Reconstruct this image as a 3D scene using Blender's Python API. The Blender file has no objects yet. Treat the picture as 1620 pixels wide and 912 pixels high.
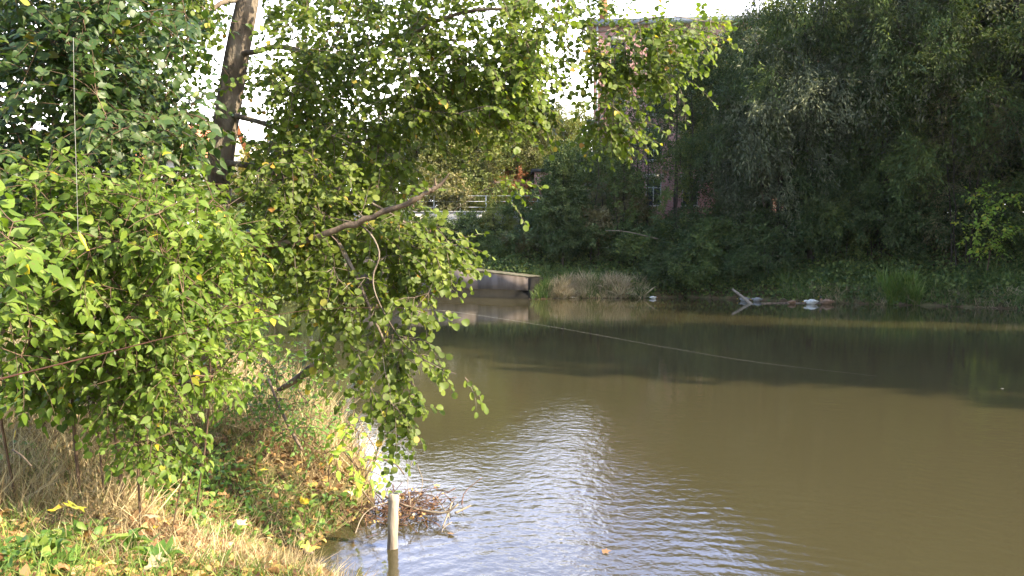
import bpy, math
import numpy as np
from mathutils import Vector

# ------------------------------------------------------------------ camera, light, exposure
SC = bpy.context.scene
COL = SC.collection
CAM_H = 2.5
PITCH = math.atan(66 / 1403.0)
cd = bpy.data.cameras.new('camera')
cd.sensor_width = 36.0
cd.lens = 18.0 / (810 / 1403.0)
cd.clip_start = 0.05
cd.clip_end = 3000
cam = bpy.data.objects.new('camera', cd)
COL.objects.link(cam)
cam.location = (0, 0, CAM_H)
cam.rotation_euler = (math.pi / 2 - PITCH, 0, 0)
SC.camera = cam

SUN_EL = math.radians(36)
SUN_DIR = Vector((1.0, -0.42, 0)).normalized()
S3 = Vector((SUN_DIR.x * math.cos(SUN_EL), SUN_DIR.y * math.cos(SUN_EL), math.sin(SUN_EL)))
sl = bpy.data.lights.new('sun', 'SUN')
sl.energy = 5.0
sl.angle = math.radians(0.55)
sl.color = (1.0, 0.87, 0.64)
sun = bpy.data.objects.new('sun', sl)
COL.objects.link(sun)
sun.location = (40, -10, 40)
sun.rotation_euler = (-S3).to_track_quat('-Z', 'Y').to_euler()

W = bpy.data.worlds.new('World')
SC.world = W
W.use_nodes = True
wn, wl = W.node_tree.nodes, W.node_tree.links
wn.clear()
wo = wn.new('ShaderNodeOutputWorld')
bg = wn.new('ShaderNodeBackground')
sky = wn.new('ShaderNodeTexSky')
sky.sky_type = 'NISHITA'
sky.sun_disc = False
sky.sun_elevation = SUN_EL
sky.sun_rotation = math.atan2(SUN_DIR.x, SUN_DIR.y)
sky.air_density = 1.1
sky.dust_density = 2.5
bg.inputs['Strength'].default_value = 0.15
# thin bright cloud low in the sky
tc = wn.new('ShaderNodeTexCoord')
mp = wn.new('ShaderNodeMapping')
mp.inputs['Scale'].default_value = (1.2, 1.2, 4.0)
nz = wn.new('ShaderNodeTexNoise')
nz.inputs['Scale'].default_value = 2.2
nz.inputs['Detail'].default_value = 6
cr = wn.new('ShaderNodeValToRGB')
cr.color_ramp.elements[0].position = 0.36
cr.color_ramp.elements[1].position = 0.62
mx = wn.new('ShaderNodeMix')
mx.data_type = 'RGBA'
mx.inputs['B'].default_value = (12.5, 12.6, 13.0, 1)
wl.new(tc.outputs['Generated'], mp.inputs['Vector'])
wl.new(mp.outputs['Vector'], nz.inputs['Vector'])
wl.new(nz.outputs['Fac'], cr.inputs['Fac'])
# a bank of bright cloud, added to brighten the water's reflection, fills the northern horizon, thinning to a blue-white veil higher up
sp3 = wn.new('ShaderNodeSeparateXYZ')
wl.new(tc.outputs['Generated'], sp3.inputs[0])


def wmr(sock, a, b, c, d):
    q = wn.new('ShaderNodeMapRange')
    q.interpolation_type = 'SMOOTHSTEP'
    for k, v in zip(('From Min', 'From Max', 'To Min', 'To Max'), (a, b, c, d)):
        q.inputs[k].default_value = v
    wl.new(sock, q.inputs['Value'])
    return q.outputs['Result']


north = wmr(sp3.outputs['Y'], .45, .85, 0, 1)
cov = wmr(sp3.outputs['Z'], .0, .65, 1.0, .55)
m1 = wn.new('ShaderNodeMath')
m1.operation = 'MULTIPLY'
wl.new(north, m1.inputs[0])
wl.new(cov, m1.inputs[1])
m2 = wn.new('ShaderNodeMath')
m2.operation = 'MULTIPLY_ADD'
m2.use_clamp = True
m2.inputs[1].default_value = .5
wl.new(cr.outputs['Color'], m2.inputs[0])
wl.new(m1.outputs[0], m2.inputs[2])
m3 = wn.new('ShaderNodeMath')
m3.operation = 'MULTIPLY'
wl.new(m2.outputs[0], m3.inputs[0])
wl.new(wmr(sp3.outputs['Y'], -.2, .6, .25, 1), m3.inputs[1])
ccol = wn.new('ShaderNodeMix')
ccol.data_type = 'RGBA'
ccol.inputs['A'].default_value = (21, 20.4, 20, 1)
ccol.inputs['B'].default_value = (5.6, 7.4, 13.5, 1)
wl.new(wmr(sp3.outputs['Z'], .16, .38, 0, 1), ccol.inputs['Factor'])
wl.new(ccol.outputs['Result'], mx.inputs['B'])
wl.new(m3.outputs[0], mx.inputs['Factor'])
wl.new(sky.outputs['Color'], mx.inputs['A'])
wl.new(mx.outputs['Result'], bg.inputs['Color'])
wl.new(bg.outputs['Background'], wo.inputs['Surface'])

SC.view_settings.view_transform = 'Standard'
SC.view_settings.look = 'None'
SC.view_settings.gamma = 1.0
SC.view_settings.use_curve_mapping = False
SC.view_settings.exposure = 1.6
SC.render.engine = 'CYCLES'
SC.cycles.max_bounces = 6
SC.cycles.diffuse_bounces = 3
SC.cycles.glossy_bounces = 3
SC.cycles.transmission_bounces = 4
SC.cycles.transparent_max_bounces = 8
SC.cycles.caustics_reflective = False
SC.cycles.caustics_refractive = False
SC.cycles.sample_clamp_indirect = 6.0
SC.cycles.use_denoising = True

rng = np.random.default_rng(11)
F = 1403.0
cp, sp = math.cos(PITCH), math.sin(PITCH)


def P(px, py, D):
    """world point seen at pixel (px,py) of the 1620x912 photo, D metres ahead"""
    u, v = (px - 810) / F, (456 - py) / F
    dy, dz = cp + v * sp, -sp + v * cp
    return np.array([u * D / dy, D, CAM_H + dz * D / dy])


# ------------------------------------------------------------------ materials
def nodes_of(m):
    m.use_nodes = True
    n, l = m.node_tree.nodes, m.node_tree.links
    n.clear()
    return n, l


def ramp(n, stops, interp='LINEAR'):
    r = n.new('ShaderNodeValToRGB')
    e = r.color_ramp.elements
    while len(e) > 1:
        e.remove(e[-1])
    e[0].position, e[0].color = stops[0][0], (*stops[0][1], 1)
    for p, c in stops[1:]:
        k = e.new(p)
        k.color = (*c, 1)
    r.color_ramp.interpolation = interp
    return r


def leaf_mat(name, stops, trans=0.35, rough=0.5, spec=0.35):
    m = bpy.data.materials.new(name)
    n, l = nodes_of(m)
    out = n.new('ShaderNodeOutputMaterial')
    a = n.new('ShaderNodeAttribute')
    a.attribute_name = 'v'
    r = ramp(n, stops)
    l.new(a.outputs['Fac'], r.inputs['Fac'])
    geo = n.new('ShaderNodeTexCoord')
    ns = n.new('ShaderNodeTexNoise')
    ns.inputs['Scale'].default_value = 0.9
    ns.inputs['Detail'].default_value = 2
    l.new(geo.outputs['Object'], ns.inputs['Vector'])
    hs = n.new('ShaderNodeHueSaturation')
    mr = n.new('ShaderNodeMapRange')
    mr.inputs['From Min'].default_value = 0.3
    mr.inputs['From Max'].default_value = 0.7
    mr.inputs['To Min'].default_value = 0.8
    mr.inputs['To Max'].default_value = 1.2
    l.new(ns.outputs['Fac'], mr.inputs['Value'])
    l.new(mr.outputs['Result'], hs.inputs['Value'])
    l.new(r.outputs['Color'], hs.inputs['Color'])
    p = n.new('ShaderNodeBsdfPrincipled')
    p.inputs['Roughness'].default_value = rough
    p.inputs['Specular IOR Level'].default_value = spec
    sn = n.new('ShaderNodeTexNoise')
    sn.inputs['Scale'].default_value = 48
    sn.inputs['Detail'].default_value = 3
    l.new(geo.outputs['Object'], sn.inputs['Vector'])
    sm = n.new('ShaderNodeMapRange')
    sm.inputs['From Min'].default_value = .60
    sm.inputs['From Max'].default_value = .70
    sm.inputs['To Max'].default_value = .6
    l.new(sn.outputs['Fac'], sm.inputs['Value'])
    sc = n.new('ShaderNodeMix')
    sc.data_type = 'RGBA'
    sc.inputs['B'].default_value = (.17, .13, .045, 1)
    l.new(sm.outputs['Result'], sc.inputs['Factor'])
    l.new(hs.outputs['Color'], sc.inputs['A'])
    hs = sc
    hs_out = sc.outputs['Result']
    l.new(hs_out, p.inputs['Base Color'])
    t = n.new('ShaderNodeBsdfTranslucent')
    g = n.new('ShaderNodeMix')
    g.data_type = 'RGBA'
    g.blend_type = 'MULTIPLY'
    g.inputs['Factor'].default_value = 1
    g.inputs['B'].default_value = (1.35, 1.45, 0.6, 1)
    l.new(hs_out, g.inputs['A'])
    l.new(g.outputs['Result'], t.inputs['Color'])
    mixs = n.new('ShaderNodeMixShader')
    mixs.inputs['Fac'].default_value = trans
    l.new(p.outputs['BSDF'], mixs.inputs[1])
    l.new(t.outputs['BSDF'], mixs.inputs[2])
    l.new(mixs.outputs['Shader'], out.inputs['Surface'])
    return m


def surf_mat(name, stops, scale=5.0, detail=6, rough=0.85, bump=0.0, bscale=30.0, spec=0.2, stretch=(1, 1, 1),
             bdist=0.02, coord='Object'):
    m = bpy.data.materials.new(name)
    n, l = nodes_of(m)
    out = n.new('ShaderNodeOutputMaterial')
    p = n.new('ShaderNodeBsdfPrincipled')
    tc = n.new('ShaderNodeTexCoord')
    mp = n.new('ShaderNodeMapping')
    mp.inputs['Scale'].default_value = stretch
    l.new(tc.outputs[coord], mp.inputs['Vector'])
    ns = n.new('ShaderNodeTexNoise')
    ns.inputs['Scale'].default_value = scale
    ns.inputs['Detail'].default_value = detail
    l.new(mp.outputs['Vector'], ns.inputs['Vector'])
    r = ramp(n, stops)
    l.new(ns.outputs['Fac'], r.inputs['Fac'])
    l.new(r.outputs['Color'], p.inputs['Base Color'])
    p.inputs['Roughness'].default_value = rough
    p.inputs['Specular IOR Level'].default_value = spec
    if bump > 0:
        n2 = n.new('ShaderNodeTexNoise')
        n2.inputs['Scale'].default_value = bscale
        n2.inputs['Detail'].default_value = 8
        l.new(mp.outputs['Vector'], n2.inputs['Vector'])
        b = n.new('ShaderNodeBump')
        b.inputs['Strength'].default_value = bump
        b.inputs['Distance'].default_value = bdist
        l.new(n2.outputs['Fac'], b.inputs['Height'])
        l.new(b.outputs['Normal'], p.inputs['Normal'])
    l.new(p.outputs['BSDF'], out.inputs['Surface'])
    return m


M = {}
M['alder'] = leaf_mat('alder_leaf', [(0, (.055, .08, .016)), (.5, (.11, .16, .022)), (.9, (.21, .25, .045)),
                                     (.975, (.20, .24, .05)), (.992, (.40, .32, .05)), (1, (.34, .16, .04))], .42, .5, .3)
M['shrub'] = leaf_mat('shrub_leaf', [(0, (.05, .09, .018)), (.5, (.115, .185, .022)), (.9, (.21, .28, .045)),
                                     (.98, (.22, .30, .06)), (.992, (.50, .42, .04)), (1, (.6, .4, .03))], .42, .5, .3)
M['hazel'] = leaf_mat('hazel_leaf', [(0, (.026, .055, .014)), (.6, (.052, .095, .023)), (.95, (.10, .15, .035)),
                                     (.993, (.16, .20, .04)), (1, (.4, .3, .04))], .34, .45, .4)
M['yellowleaf'] = leaf_mat('yellow_green_leaf', [(0, (.16, .28, .04)), (.6, (.25, .36, .05)), (1, (.5, .45, .05))], .4)
M['weed'] = leaf_mat('weed_leaf', [(0, (.08, .17, .03)), (.6, (.14, .25, .05)), (1, (.26, .33, .07))], .35)
M['litter'] = leaf_mat('fallen_leaf', [(0, (.12, .06, .035)), (.4, (.28, .15, .07)), (.7, (.45, .28, .12)),
                                       (.88, (.55, .38, .10)), (1, (.62, .50, .30))], .2, .7, .2)
M['gold'] = leaf_mat('golden_fallen_leaf', [(0, (.55, .36, .03)), (.5, (.68, .52, .05)), (1, (.70, .62, .16))], .3, .6, .3)
M['paleleaf'] = leaf_mat('pale_fallen_leaf', [(0, (.42, .34, .20)), (1, (.62, .54, .34))], .2, .6, .3)
M['straw'] = leaf_mat('dry_grass', [(0, (.18, .12, .065)), (.5, (.38, .285, .16)), (1, (.6, .5, .3))], .2, .7, .2)
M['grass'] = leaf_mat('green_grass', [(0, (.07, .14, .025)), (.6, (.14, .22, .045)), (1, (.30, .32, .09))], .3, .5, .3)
M['fargrass'] = leaf_mat('bank_grass', [(0, (.06, .11, .03)), (.6, (.11, .18, .045)), (1, (.22, .24, .08))], .3)
M['farstraw'] = leaf_mat('bank_straw', [(0, (.32, .25, .16)), (1, (.58, .47, .32))], .2, .8, .1)
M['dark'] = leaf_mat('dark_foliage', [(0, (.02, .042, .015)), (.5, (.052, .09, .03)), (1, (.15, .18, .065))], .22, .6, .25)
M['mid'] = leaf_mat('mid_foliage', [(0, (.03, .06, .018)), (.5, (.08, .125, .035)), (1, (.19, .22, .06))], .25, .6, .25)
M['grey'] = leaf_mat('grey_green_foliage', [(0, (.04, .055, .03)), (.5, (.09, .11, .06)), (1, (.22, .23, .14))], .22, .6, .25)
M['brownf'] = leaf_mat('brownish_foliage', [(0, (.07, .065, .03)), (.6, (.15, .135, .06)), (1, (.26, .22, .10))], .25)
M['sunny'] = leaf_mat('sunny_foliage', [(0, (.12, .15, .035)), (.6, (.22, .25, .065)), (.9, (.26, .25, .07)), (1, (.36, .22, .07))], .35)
M['olive'] = leaf_mat('olive_foliage', [(0, (.12, .13, .05)), (.7, (.20, .19, .08)), (1, (.32, .24, .12))], .35)
M['yellow'] = leaf_mat('yellow_foliage', [(0, (.22, .22, .04)), (.7, (.40, .34, .05)), (1, (.5, .3, .05))], .35)
M['rust'] = leaf_mat('rust_foliage', [(0, (.28, .10, .05)), (.7, (.42, .18, .09)), (1, (.45, .3, .1))], .3)
M['bark'] = surf_mat('alder_bark', [(.3, (.07, .055, .04)), (.5, (.16, .125, .095)), (.62, (.24, .20, .155)), (.75, (.11, .12, .06))],
                     7, 8, .9, .9, 28, .15, (1, 1, .45), .03)
M['twig'] = surf_mat('twig_bark', [(.3, (.07, .045, .03)), (.7, (.18, .12, .08))], 12, 4, .85)
M['deadwood'] = surf_mat('dead_wood', [(.3, (.06, .045, .035)), (.5, (.15, .11, .08)), (.7, (.26, .19, .14))], 9, 6, .85, .6, 50, .2, (1, 1, 1), .01)
M['darkbark'] = surf_mat('dark_bark', [(.3, (.03, .025, .02)), (.7, (.08, .065, .05))], 5, 4, .9)
M['palewood'] = surf_mat('bare_pale_wood', [(.3, (.16, .125, .09)), (.7, (.30, .25, .19))], 6, 4, .8)


# ------------------------------------------------------------------ mesh helpers
def make_mesh(name, V, faces, mat=None, attrs=None, smooth=False):
    """V (N,3); faces: array (F,k) or list of such"""
    V = np.asarray(V, dtype=np.float32)
    if not isinstance(faces, (list, tuple)):
        faces = [faces]
    faces = [np.asarray(f, dtype=np.int32) for f in faces if len(f)]
    loops = np.concatenate([f.ravel() for f in faces])
    tot = np.concatenate([np.full(len(f), f.shape[1], dtype=np.int32) for f in faces])
    start = np.concatenate([[0], np.cumsum(tot)[:-1]]).astype(np.int32)
    me = bpy.data.meshes.new(name)
    me.vertices.add(len(V))
    me.vertices.foreach_set('co', V.ravel())
    me.loops.add(len(loops))
    me.loops.foreach_set('vertex_index', loops)
    me.polygons.add(len(tot))
    me.polygons.foreach_set('loop_start', start)
    me.polygons.foreach_set('loop_total', tot)
    if smooth:
        me.polygons.foreach_set('use_smooth', np.ones(len(tot), dtype=bool))
    if attrs:
        for k, a in attrs.items():
            at = me.attributes.new(k, 'FLOAT', 'POINT')
            at.data.foreach_set('value', np.asarray(a, dtype=np.float32))
    me.update(calc_edges=True)
    if mat is not None:
        me.materials.append(mat)
    return me


def add(name, me, parent=None, label=None, cat=None, group=None, kind=None, loc=None):
    o = bpy.data.objects.new(name, me)
    COL.objects.link(o)
    if parent is not None:
        o.parent = parent
    if loc is not None:
        o.location = loc
    if label:
        o['label'] = label
    if cat:
        o['category'] = cat
    if group:
        o['group'] = group
    if kind:
        o['kind'] = kind
    return o


def thing(name, label, cat, loc=(0, 0, 0), rz=0.0, group=None, kind=None):
    o = add(name, None, None, label, cat, group, kind, loc)
    o.rotation_euler = (0, 0, rz)
    return o


def norm(a):
    return a / (np.linalg.norm(a, axis=-1, keepdims=True) + 1e-9)


def frames(A):
    """perpendicular frames for axes A (N,3)"""
    ref = np.tile(np.array([0.31, 0.95, 0.05]), (len(A), 1))
    bad = np.abs((norm(A) * ref).sum(1)) > 0.93
    ref[bad] = [1, 0, 0]
    U = norm(np.cross(A, ref))
    Wd = norm(np.cross(A, U))
    return U, Wd


def tubes(P0, P1, A0, A1, R0, R1, sides):
    n = len(P0)
    t = np.arange(sides) * 2 * math.pi / sides
    c, s = np.cos(t)[None, :, None], np.sin(t)[None, :, None]
    V = []
    for Pp, A, R in ((P0, A0, R0), (P1, A1, R1)):
        U, Wd = frames(A)
        V.append(Pp[:, None, :] + R[:, None, None] * (c * U[:, None, :] + s * Wd[:, None, :]))
    V = np.stack(V, axis=1).reshape(-1, 3)
    k = np.arange(sides)
    k2 = (k + 1) % sides
    q = np.stack([k, k2, k2 + sides, k + sides], axis=1)
    Fq = (q[None] + (np.arange(n) * 2 * sides)[:, None, None]).reshape(-1, 4)
    return V, Fq


def tube_path(pts, radii, sides=8, cap=True):
    """one continuous tube along a polyline"""
    pts = np.asarray(pts, float)
    radii = np.asarray(radii, float)
    n = len(pts)
    T = np.gradient(pts, axis=0)
    T = norm(T)
    U, _ = frames(T[:1])
    u = U[0]
    V = []
    t = np.arange(sides) * 2 * math.pi / sides
    for i in range(n):
        u = u - T[i] * np.dot(u, T[i])
        u /= np.linalg.norm(u) + 1e-9
        w = np.cross(T[i], u)
        V.append(pts[i] + radii[i] * (np.cos(t)[:, None] * u + np.sin(t)[:, None] * w))
    V = np.concatenate(V)
    k = np.arange(sides)
    k2 = (k + 1) % sides
    Fq = np.concatenate([np.stack([k, k2, k2 + sides, k + sides], 1) + i * sides for i in range(n - 1)])
    fs = [Fq]
    if cap:
        fs.append(np.array([list(range(sides))[::-1]]))
        fs.append(np.array([list(range((n - 1) * sides, n * sides))]))
    return V, fs


def spline(pts, n):
    """smooth resample (Catmull-Rom)"""
    pts = np.asarray(pts, float)
    Q = np.vstack([2 * pts[0] - pts[1], pts, 2 * pts[-1] - pts[-2]])
    out = []
    for t in np.linspace(0, len(pts) - 1 - 1e-6, n):
        i = int(t)
        f = t - i
        a, b, c, d = Q[i], Q[i + 1], Q[i + 2], Q[i + 3]
        out.append(.5 * ((2 * b) + (c - a) * f + (2 * a - 5 * b + 4 * c - d) * f * f + (3 * b - a - 3 * c + d) * f ** 3))
    return np.array(out)


def join(parts):
    """[(V, faces or [faces])] -> V, [faces]"""
    Vs, by, off = [], {}, 0
    for V, f in parts:
        if not isinstance(f, (list, tuple)):
            f = [f]
        for a in f:
            a = np.asarray(a)
            by.setdefault(a.shape[1], []).append(a + off)
        Vs.append(V)
        off += len(V)
    return np.concatenate(Vs), [np.concatenate(v) for v in by.values()]


def box(x0, x1, y0, y1, z0, z1):
    V = np.array([[x, y, z] for z in (z0, z1) for y in (y0, y1) for x in (x0, x1)], float)
    Fq = np.array([[0, 2, 3, 1], [4, 5, 7, 6], [0, 1, 5, 4], [2, 6, 7, 3], [0, 4, 6, 2], [1, 3, 7, 5]])
    return V, Fq


# leaf templates: verts (x across, y along, z fold/curl), triangle faces
def leaf_template(w, kind):
    if kind == 'quad':      # far leaves
        V = np.array([[0, 0, 0], [-w, .45, .10], [0, 1, -.08], [w, .45, .10]])
        Ff = np.array([[0, 3, 2], [0, 2, 1]])
    elif kind == 'round':
        V = np.array([[0, 0, 0], [0, .5, .0], [0, .97, -.10],
                      [-w * .8, .18, .10], [-w, .55, .13], [-w * .62, .88, .02],
                      [w * .8, .18, .10], [w, .55, .13], [w * .62, .88, .02]])
        Ff = np.array([[0, 1, 3], [3, 1, 4], [4, 1, 5], [5, 1, 2], [1, 0, 6], [1, 6, 7], [1, 7, 8], [1, 8, 2]])
    elif kind == 'ovate':
        V = np.array([[0, 0, 0], [0, .35, .02], [0, .7, -.02], [0, 1.08, -.16],
                      [-w * .72, .15, .07], [-w, .40, .12], [-w * .62, .74, .05],
                      [w * .72, .15, .07], [w, .40, .12], [w * .62, .74, .05]])
        Ff = np.array([[0, 1, 4], [4, 1, 5], [5, 1, 2], [5, 2, 6], [6, 2, 3], [1, 0, 7], [1, 7, 8], [2, 1, 8], [2, 8, 9], [3, 2, 9]])
    elif kind == 'maple':
        pts = [(0, 0), (.25, -.05), (.55, .12), (.38, .25), (.62, .62), (.30, .55), (.18, .70), (0, 1.05),
               (-.18, .70), (-.30, .55), (-.62, .62), (-.38, .25), (-.55, .12), (-.25, -.05)]
        V = np.array([[0, .35, .04]] + [[a * w * 1.6, b, -.03 + .05 * ((i * 37) % 5)] for i, (a, b) in enumerate(pts)])
        Ff = np.array([[0, i + 1, (i + 1) % 14 + 1] for i in range(14)])
    elif kind == 'blade':
        V = np.array([[-w, 0, 0], [w, 0, 0], [-w * .8, .4, .05], [w * .8, .4, .05], [-w * .5, .75, .2], [w * .5, .75, .2], [0, 1, .42]])
        Ff = np.array([[0, 1, 3], [0, 3, 2], [2, 3, 5], [2, 5, 4], [4, 5, 6]])
    elif kind == 'long':
        V = np.array([[0, 0, 0], [0, .5, .12], [0, .8, .05], [0, 1, -.12],
                      [-w * .5, .12, .05], [-w, .5, .2], [-w * .8, .8, .1], [w * .5, .12, .05], [w, .5, .2], [w * .8, .8, .1]])
        Ff = np.array([[0, 1, 4], [4, 1, 5], [5, 1, 2], [5, 2, 6], [6, 2, 3], [1, 0, 7], [1, 7, 8], [2, 1, 8], [2, 8, 9], [3, 2, 9]])
    return V, Ff


def leaf_cloud(Pos, Dir, Nrm, Size, tmpl, wvar=.15, vcol=None):
    V, Ff = tmpl
    n = len(Pos)
    Y = norm(Dir)
    Z = norm(Nrm - Y * (Nrm * Y).sum(1, keepdims=True))
    X = np.cross(Y, Z)
    sx = Size * (1 + rng.normal(0, wvar, n))
    cz = Size * rng.uniform(-.5, 2.3, n)
    A = (X * sx[:, None])[:, None, :] * V[None, :, 0:1] + (Y * Size[:, None])[:, None, :] * V[None, :, 1:2] \
        + (Z * cz[:, None])[:, None, :] * V[None, :, 2:3] + Pos[:, None, :]
    VV = A.reshape(-1, 3)
    FF = (Ff[None] + (np.arange(n) * len(V))[:, None, None]).reshape(-1, Ff.shape[1])
    vv = rng.random(n)
    if vcol is not None:      # leaves of one shoot share a tone; the odd turned leaf keeps its own
        vv = np.where(vv > .965, vv, (.45 * vv + .55 * vcol).clip(0, .96))
    v = np.repeat(vv, len(V))
    return VV, FF, v


def crown_mesh(name, clouds, mat, smooth=True):
    Vs, Fs, As, off = [], [], [], 0
    for V, Fa, v in clouds:
        Vs.append(V)
        Fs.append(Fa + off)
        As.append(v)
        off += len(V)
    return make_mesh(name, np.concatenate(Vs), np.concatenate(Fs), mat, {'v': np.concatenate(As)}, smooth)


class Skel:
    """branch skeleton grown towards target points"""
    def __init__(s):
        s.p, s.par, s.rmin = [], [], []

    def path(s, pts, rad, parent=-1):
        ids = []
        for i, q in enumerate(pts):
            s.p.append(np.array(q, float))
            s.par.append(parent)
            s.rmin.append(rad[i])
            parent = len(s.p) - 1
            ids.append(parent)
        return ids

    def grow(s, C, bias=0.35, sag=0.12, step=0.35, first=0):
        Pn = np.array(s.p)
        C = np.asarray(C, float)
        d = np.linalg.norm(Pn - C, axis=1)
        # prefer attaching to nodes below the target
        cost = d + bias * np.maximum(0, Pn[:, 2] - C[2])
        cost[:first] += 1e3
        i = int(np.argmin(cost))
        A = Pn[i]
        L = d[i]
        k = max(1, int(round(L / step)))
        prev = s.p[s.par[i]] if s.par[i] >= 0 else A - np.array([0, 0, 1.])
        tdir = norm(A - prev)
        ctrl = A + tdir * L * .35 + np.array([0, 0, L * sag])
        pts = []
        for j in range(1, k + 1):
            t = j / k
            q = (1 - t) ** 2 * A + 2 * t * (1 - t) * ctrl + t * t * C
            if j < k:
                q = q + rng.normal(0, .05 * L / k ** .5 * .6, 3)
            pts.append(q)
        ids = s.path(pts, [0.0] * k, i)
        return ids[-1], norm(pts[-1] - (pts[-2] if k > 1 else A))

    def mesh(s, name, mat, tip=0.004, ex=2.3, sides=((.05, 12), (.012, 6), (0, 3)), smooth=True, extra=None):
        Pn = np.array(s.p)
        par = np.array(s.par)
        n = len(Pn)
        acc = np.zeros(n)
        nch = np.bincount(par[par >= 0], minlength=n)
        R = np.zeros(n)
        for i in range(n - 1, -1, -1):
            r = tip if nch[i] == 0 else acc[i] ** (1 / ex)
            R[i] = max(r, s.rmin[i])
            if par[i] >= 0:
                acc[par[i]] += r ** ex
        s.R = R
        D = np.zeros((n, 3))
        idx = np.where(par >= 0)[0]
        D[idx] = norm(Pn[idx] - Pn[par[idx]])
        D[par < 0] = [0, 0, 1]
        main = np.full(n, -1)
        order = np.argsort(R)
        for i in order:
            if par[i] >= 0:
                main[par[i]] = i
        Ax = D.copy()
        for i in range(n):
            if main[i] >= 0:
                Ax[i] = D[i] + D[main[i]]
        Ax = norm(Ax)
        ismain = main[par[idx]] == idx
        R0 = np.where(ismain, np.minimum(R[par[idx]], R[idx] * 1.35), R[idx] * 1.15)
        A0 = np.where(ismain[:, None], Ax[par[idx]], D[idx])
        R0 = np.where(ismain & (R[par[idx]] < R[idx] * 1.6), R[par[idx]], R0)
        parts = []
        prev = 1e9
        for thr, sd in sides:
            m = (R[idx] >= thr) & (R[idx] < prev)
            prev = thr
            if m.any():
                parts.append(tubes(Pn[par[idx]][m], Pn[idx][m], A0[m], Ax[idx][m], R0[m], R[idx][m], sd))
        if extra:
            parts += extra
        V, Fs = join(parts)
        return make_mesh(name, V, Fs, mat, None, smooth)


UP = np.array([0, 0, 1.0])
SUNV = np.array([S3.x, S3.y, S3.z])


def twigs_with_leaves(C, O, ntw, L, nl, size, tmpl, droop=.35, spread=.8, nrm_w=(.55, .5, .5), pair=False, svar=.2):
    """C (n,3) centres, O (n,3) outward directions -> twig tubes, leaf cloud"""
    n = len(C)
    T = n * ntw
    c = np.repeat(C, ntw, 0)
    o = np.repeat(O, ntw, 0)
    d = norm(o * .55 + rng.normal(0, spread, (T, 3)) + np.array([0, 0, -droop * .5]))
    Ls = L * rng.uniform(.55, 1.25, T)
    seg = 4
    pts = [c]
    dd = d.copy()
    for k in range(seg):
        dd = norm(dd + np.array([0, 0, -droop * .45]) + rng.normal(0, .13, (T, 3)))
        pts.append(pts[-1] + dd * (Ls / seg)[:, None])
    pts = np.stack(pts, 1)      # T,5,3
    r = np.linspace(.0034, .0012, seg + 1)
    P0 = pts[:, :-1].reshape(-1, 3)
    P1 = pts[:, 1:].reshape(-1, 3)
    A = norm(P1 - P0)
    R0 = np.tile(r[:-1], T)
    R1 = np.tile(r[1:], T)
    tw = tubes(P0, P1, A, A, R0, R1, 3)
    # leaves
    t = (np.linspace(.12, 1, nl)[None, :] + rng.normal(0, .03, (T, nl))).clip(.02, .999) * seg
    i = t.astype(int).clip(0, seg - 1)
    f = (t - i)[..., None]
    rows = np.arange(T)[:, None]
    pos = pts[rows, i] * (1 - f) + pts[rows, i + 1] * f
    ax = norm(pts[rows, i + 1] - pts[rows, i])
    side = norm(np.cross(ax, np.broadcast_to(UP, ax.shape)) + 1e-3)
    sgn = np.where(np.arange(nl) % 2 == 0, 1, -1)[None, :, None]
    ld = ax * .55 + side * sgn * .8 + rng.normal(0, .3, ax.shape) + np.array([0, 0, -.28])
    ld[:, -1] = ax[:, -1] + rng.normal(0, .2, (T, 3)) + np.array([0, 0, -.2])
    ld = norm(ld)
    pos = pos + ld * size * .22
    nn = UP * nrm_w[0] + SUNV * nrm_w[1] + np.array([0, -.45, 0]) + rng.normal(0, nrm_w[2], ax.shape)
    N = T * nl
    sz = size * rng.uniform(1 - svar * 1.6, 1 + svar, N)
    tone = np.repeat((np.repeat(rng.random(n), ntw) * .6 + rng.random(T) * .4), nl)
    cl = leaf_cloud(pos.reshape(N, 3), ld.reshape(N, 3), nn.reshape(N, 3), sz, tmpl, .15, tone)
    return tw, cl


# ------------------------------------------------------------------ terrain
NEAR_LINE = np.array([(9, -14), (6, -4), (3.2, 1.2), (0.9, 4.3), (-0.7, 5.7), (-1.75, 6.7), (-1.55, 7.6), (-1.3, 8.4), (-1.55, 9.6), (-2.0, 11.2),
                      (-2.9, 13.4), (-5.2, 17.5), (-9, 24), (-14, 32), (-24, 43), (-60, 75), (-140, 130)], float)
NEAR_POLY = np.vstack([NEAR_LINE, [(-400, 130), (-400, -200), (9, -200)]])
WALL_A, WALL_B = np.array([0.75, 42.0]), np.array([-14.0, 52.5])
FAR_LINE = np.array([(-150, 149), WALL_B, WALL_A, (1.3, 42.0), (3, 42.8), (6.2, 42.8), (8.5, 43.6), (11.5, 41.2), (13, 39.8), (16, 38.2), (20.5, 35.4),
                     (24, 30), (26, 20), (28, 5), (30, -14), (60, -60), (200, -200)], float)
FAR_POLY = np.vstack([FAR_LINE, [(600, -200), (600, 700), (-600, 700), (-600, 149)]])


def seg_dist(x, y, L):
    best = np.full(x.shape, 1e9)
    for (ax, ay), (bx, by) in zip(L[:-1], L[1:]):
        dx, dy = bx - ax, by - ay
        t = (((x - ax) * dx + (y - ay) * dy) / (dx * dx + dy * dy)).clip(0, 1)
        best = np.minimum(best, np.hypot(x - ax - t * dx, y - ay - t * dy))
    return best


def inside(x, y, Q):
    r = np.zeros(x.shape, bool)
    n = len(Q)
    for i in range(n):
        x0, y0 = Q[i]
        x1, y1 = Q[(i + 1) % n]
        if y0 == y1:
            continue
        c = ((y0 > y) != (y1 > y)) & (x < (x1 - x0) * (y - y0) / (y1 - y0) + x0)
        r ^= c
    return r


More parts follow.
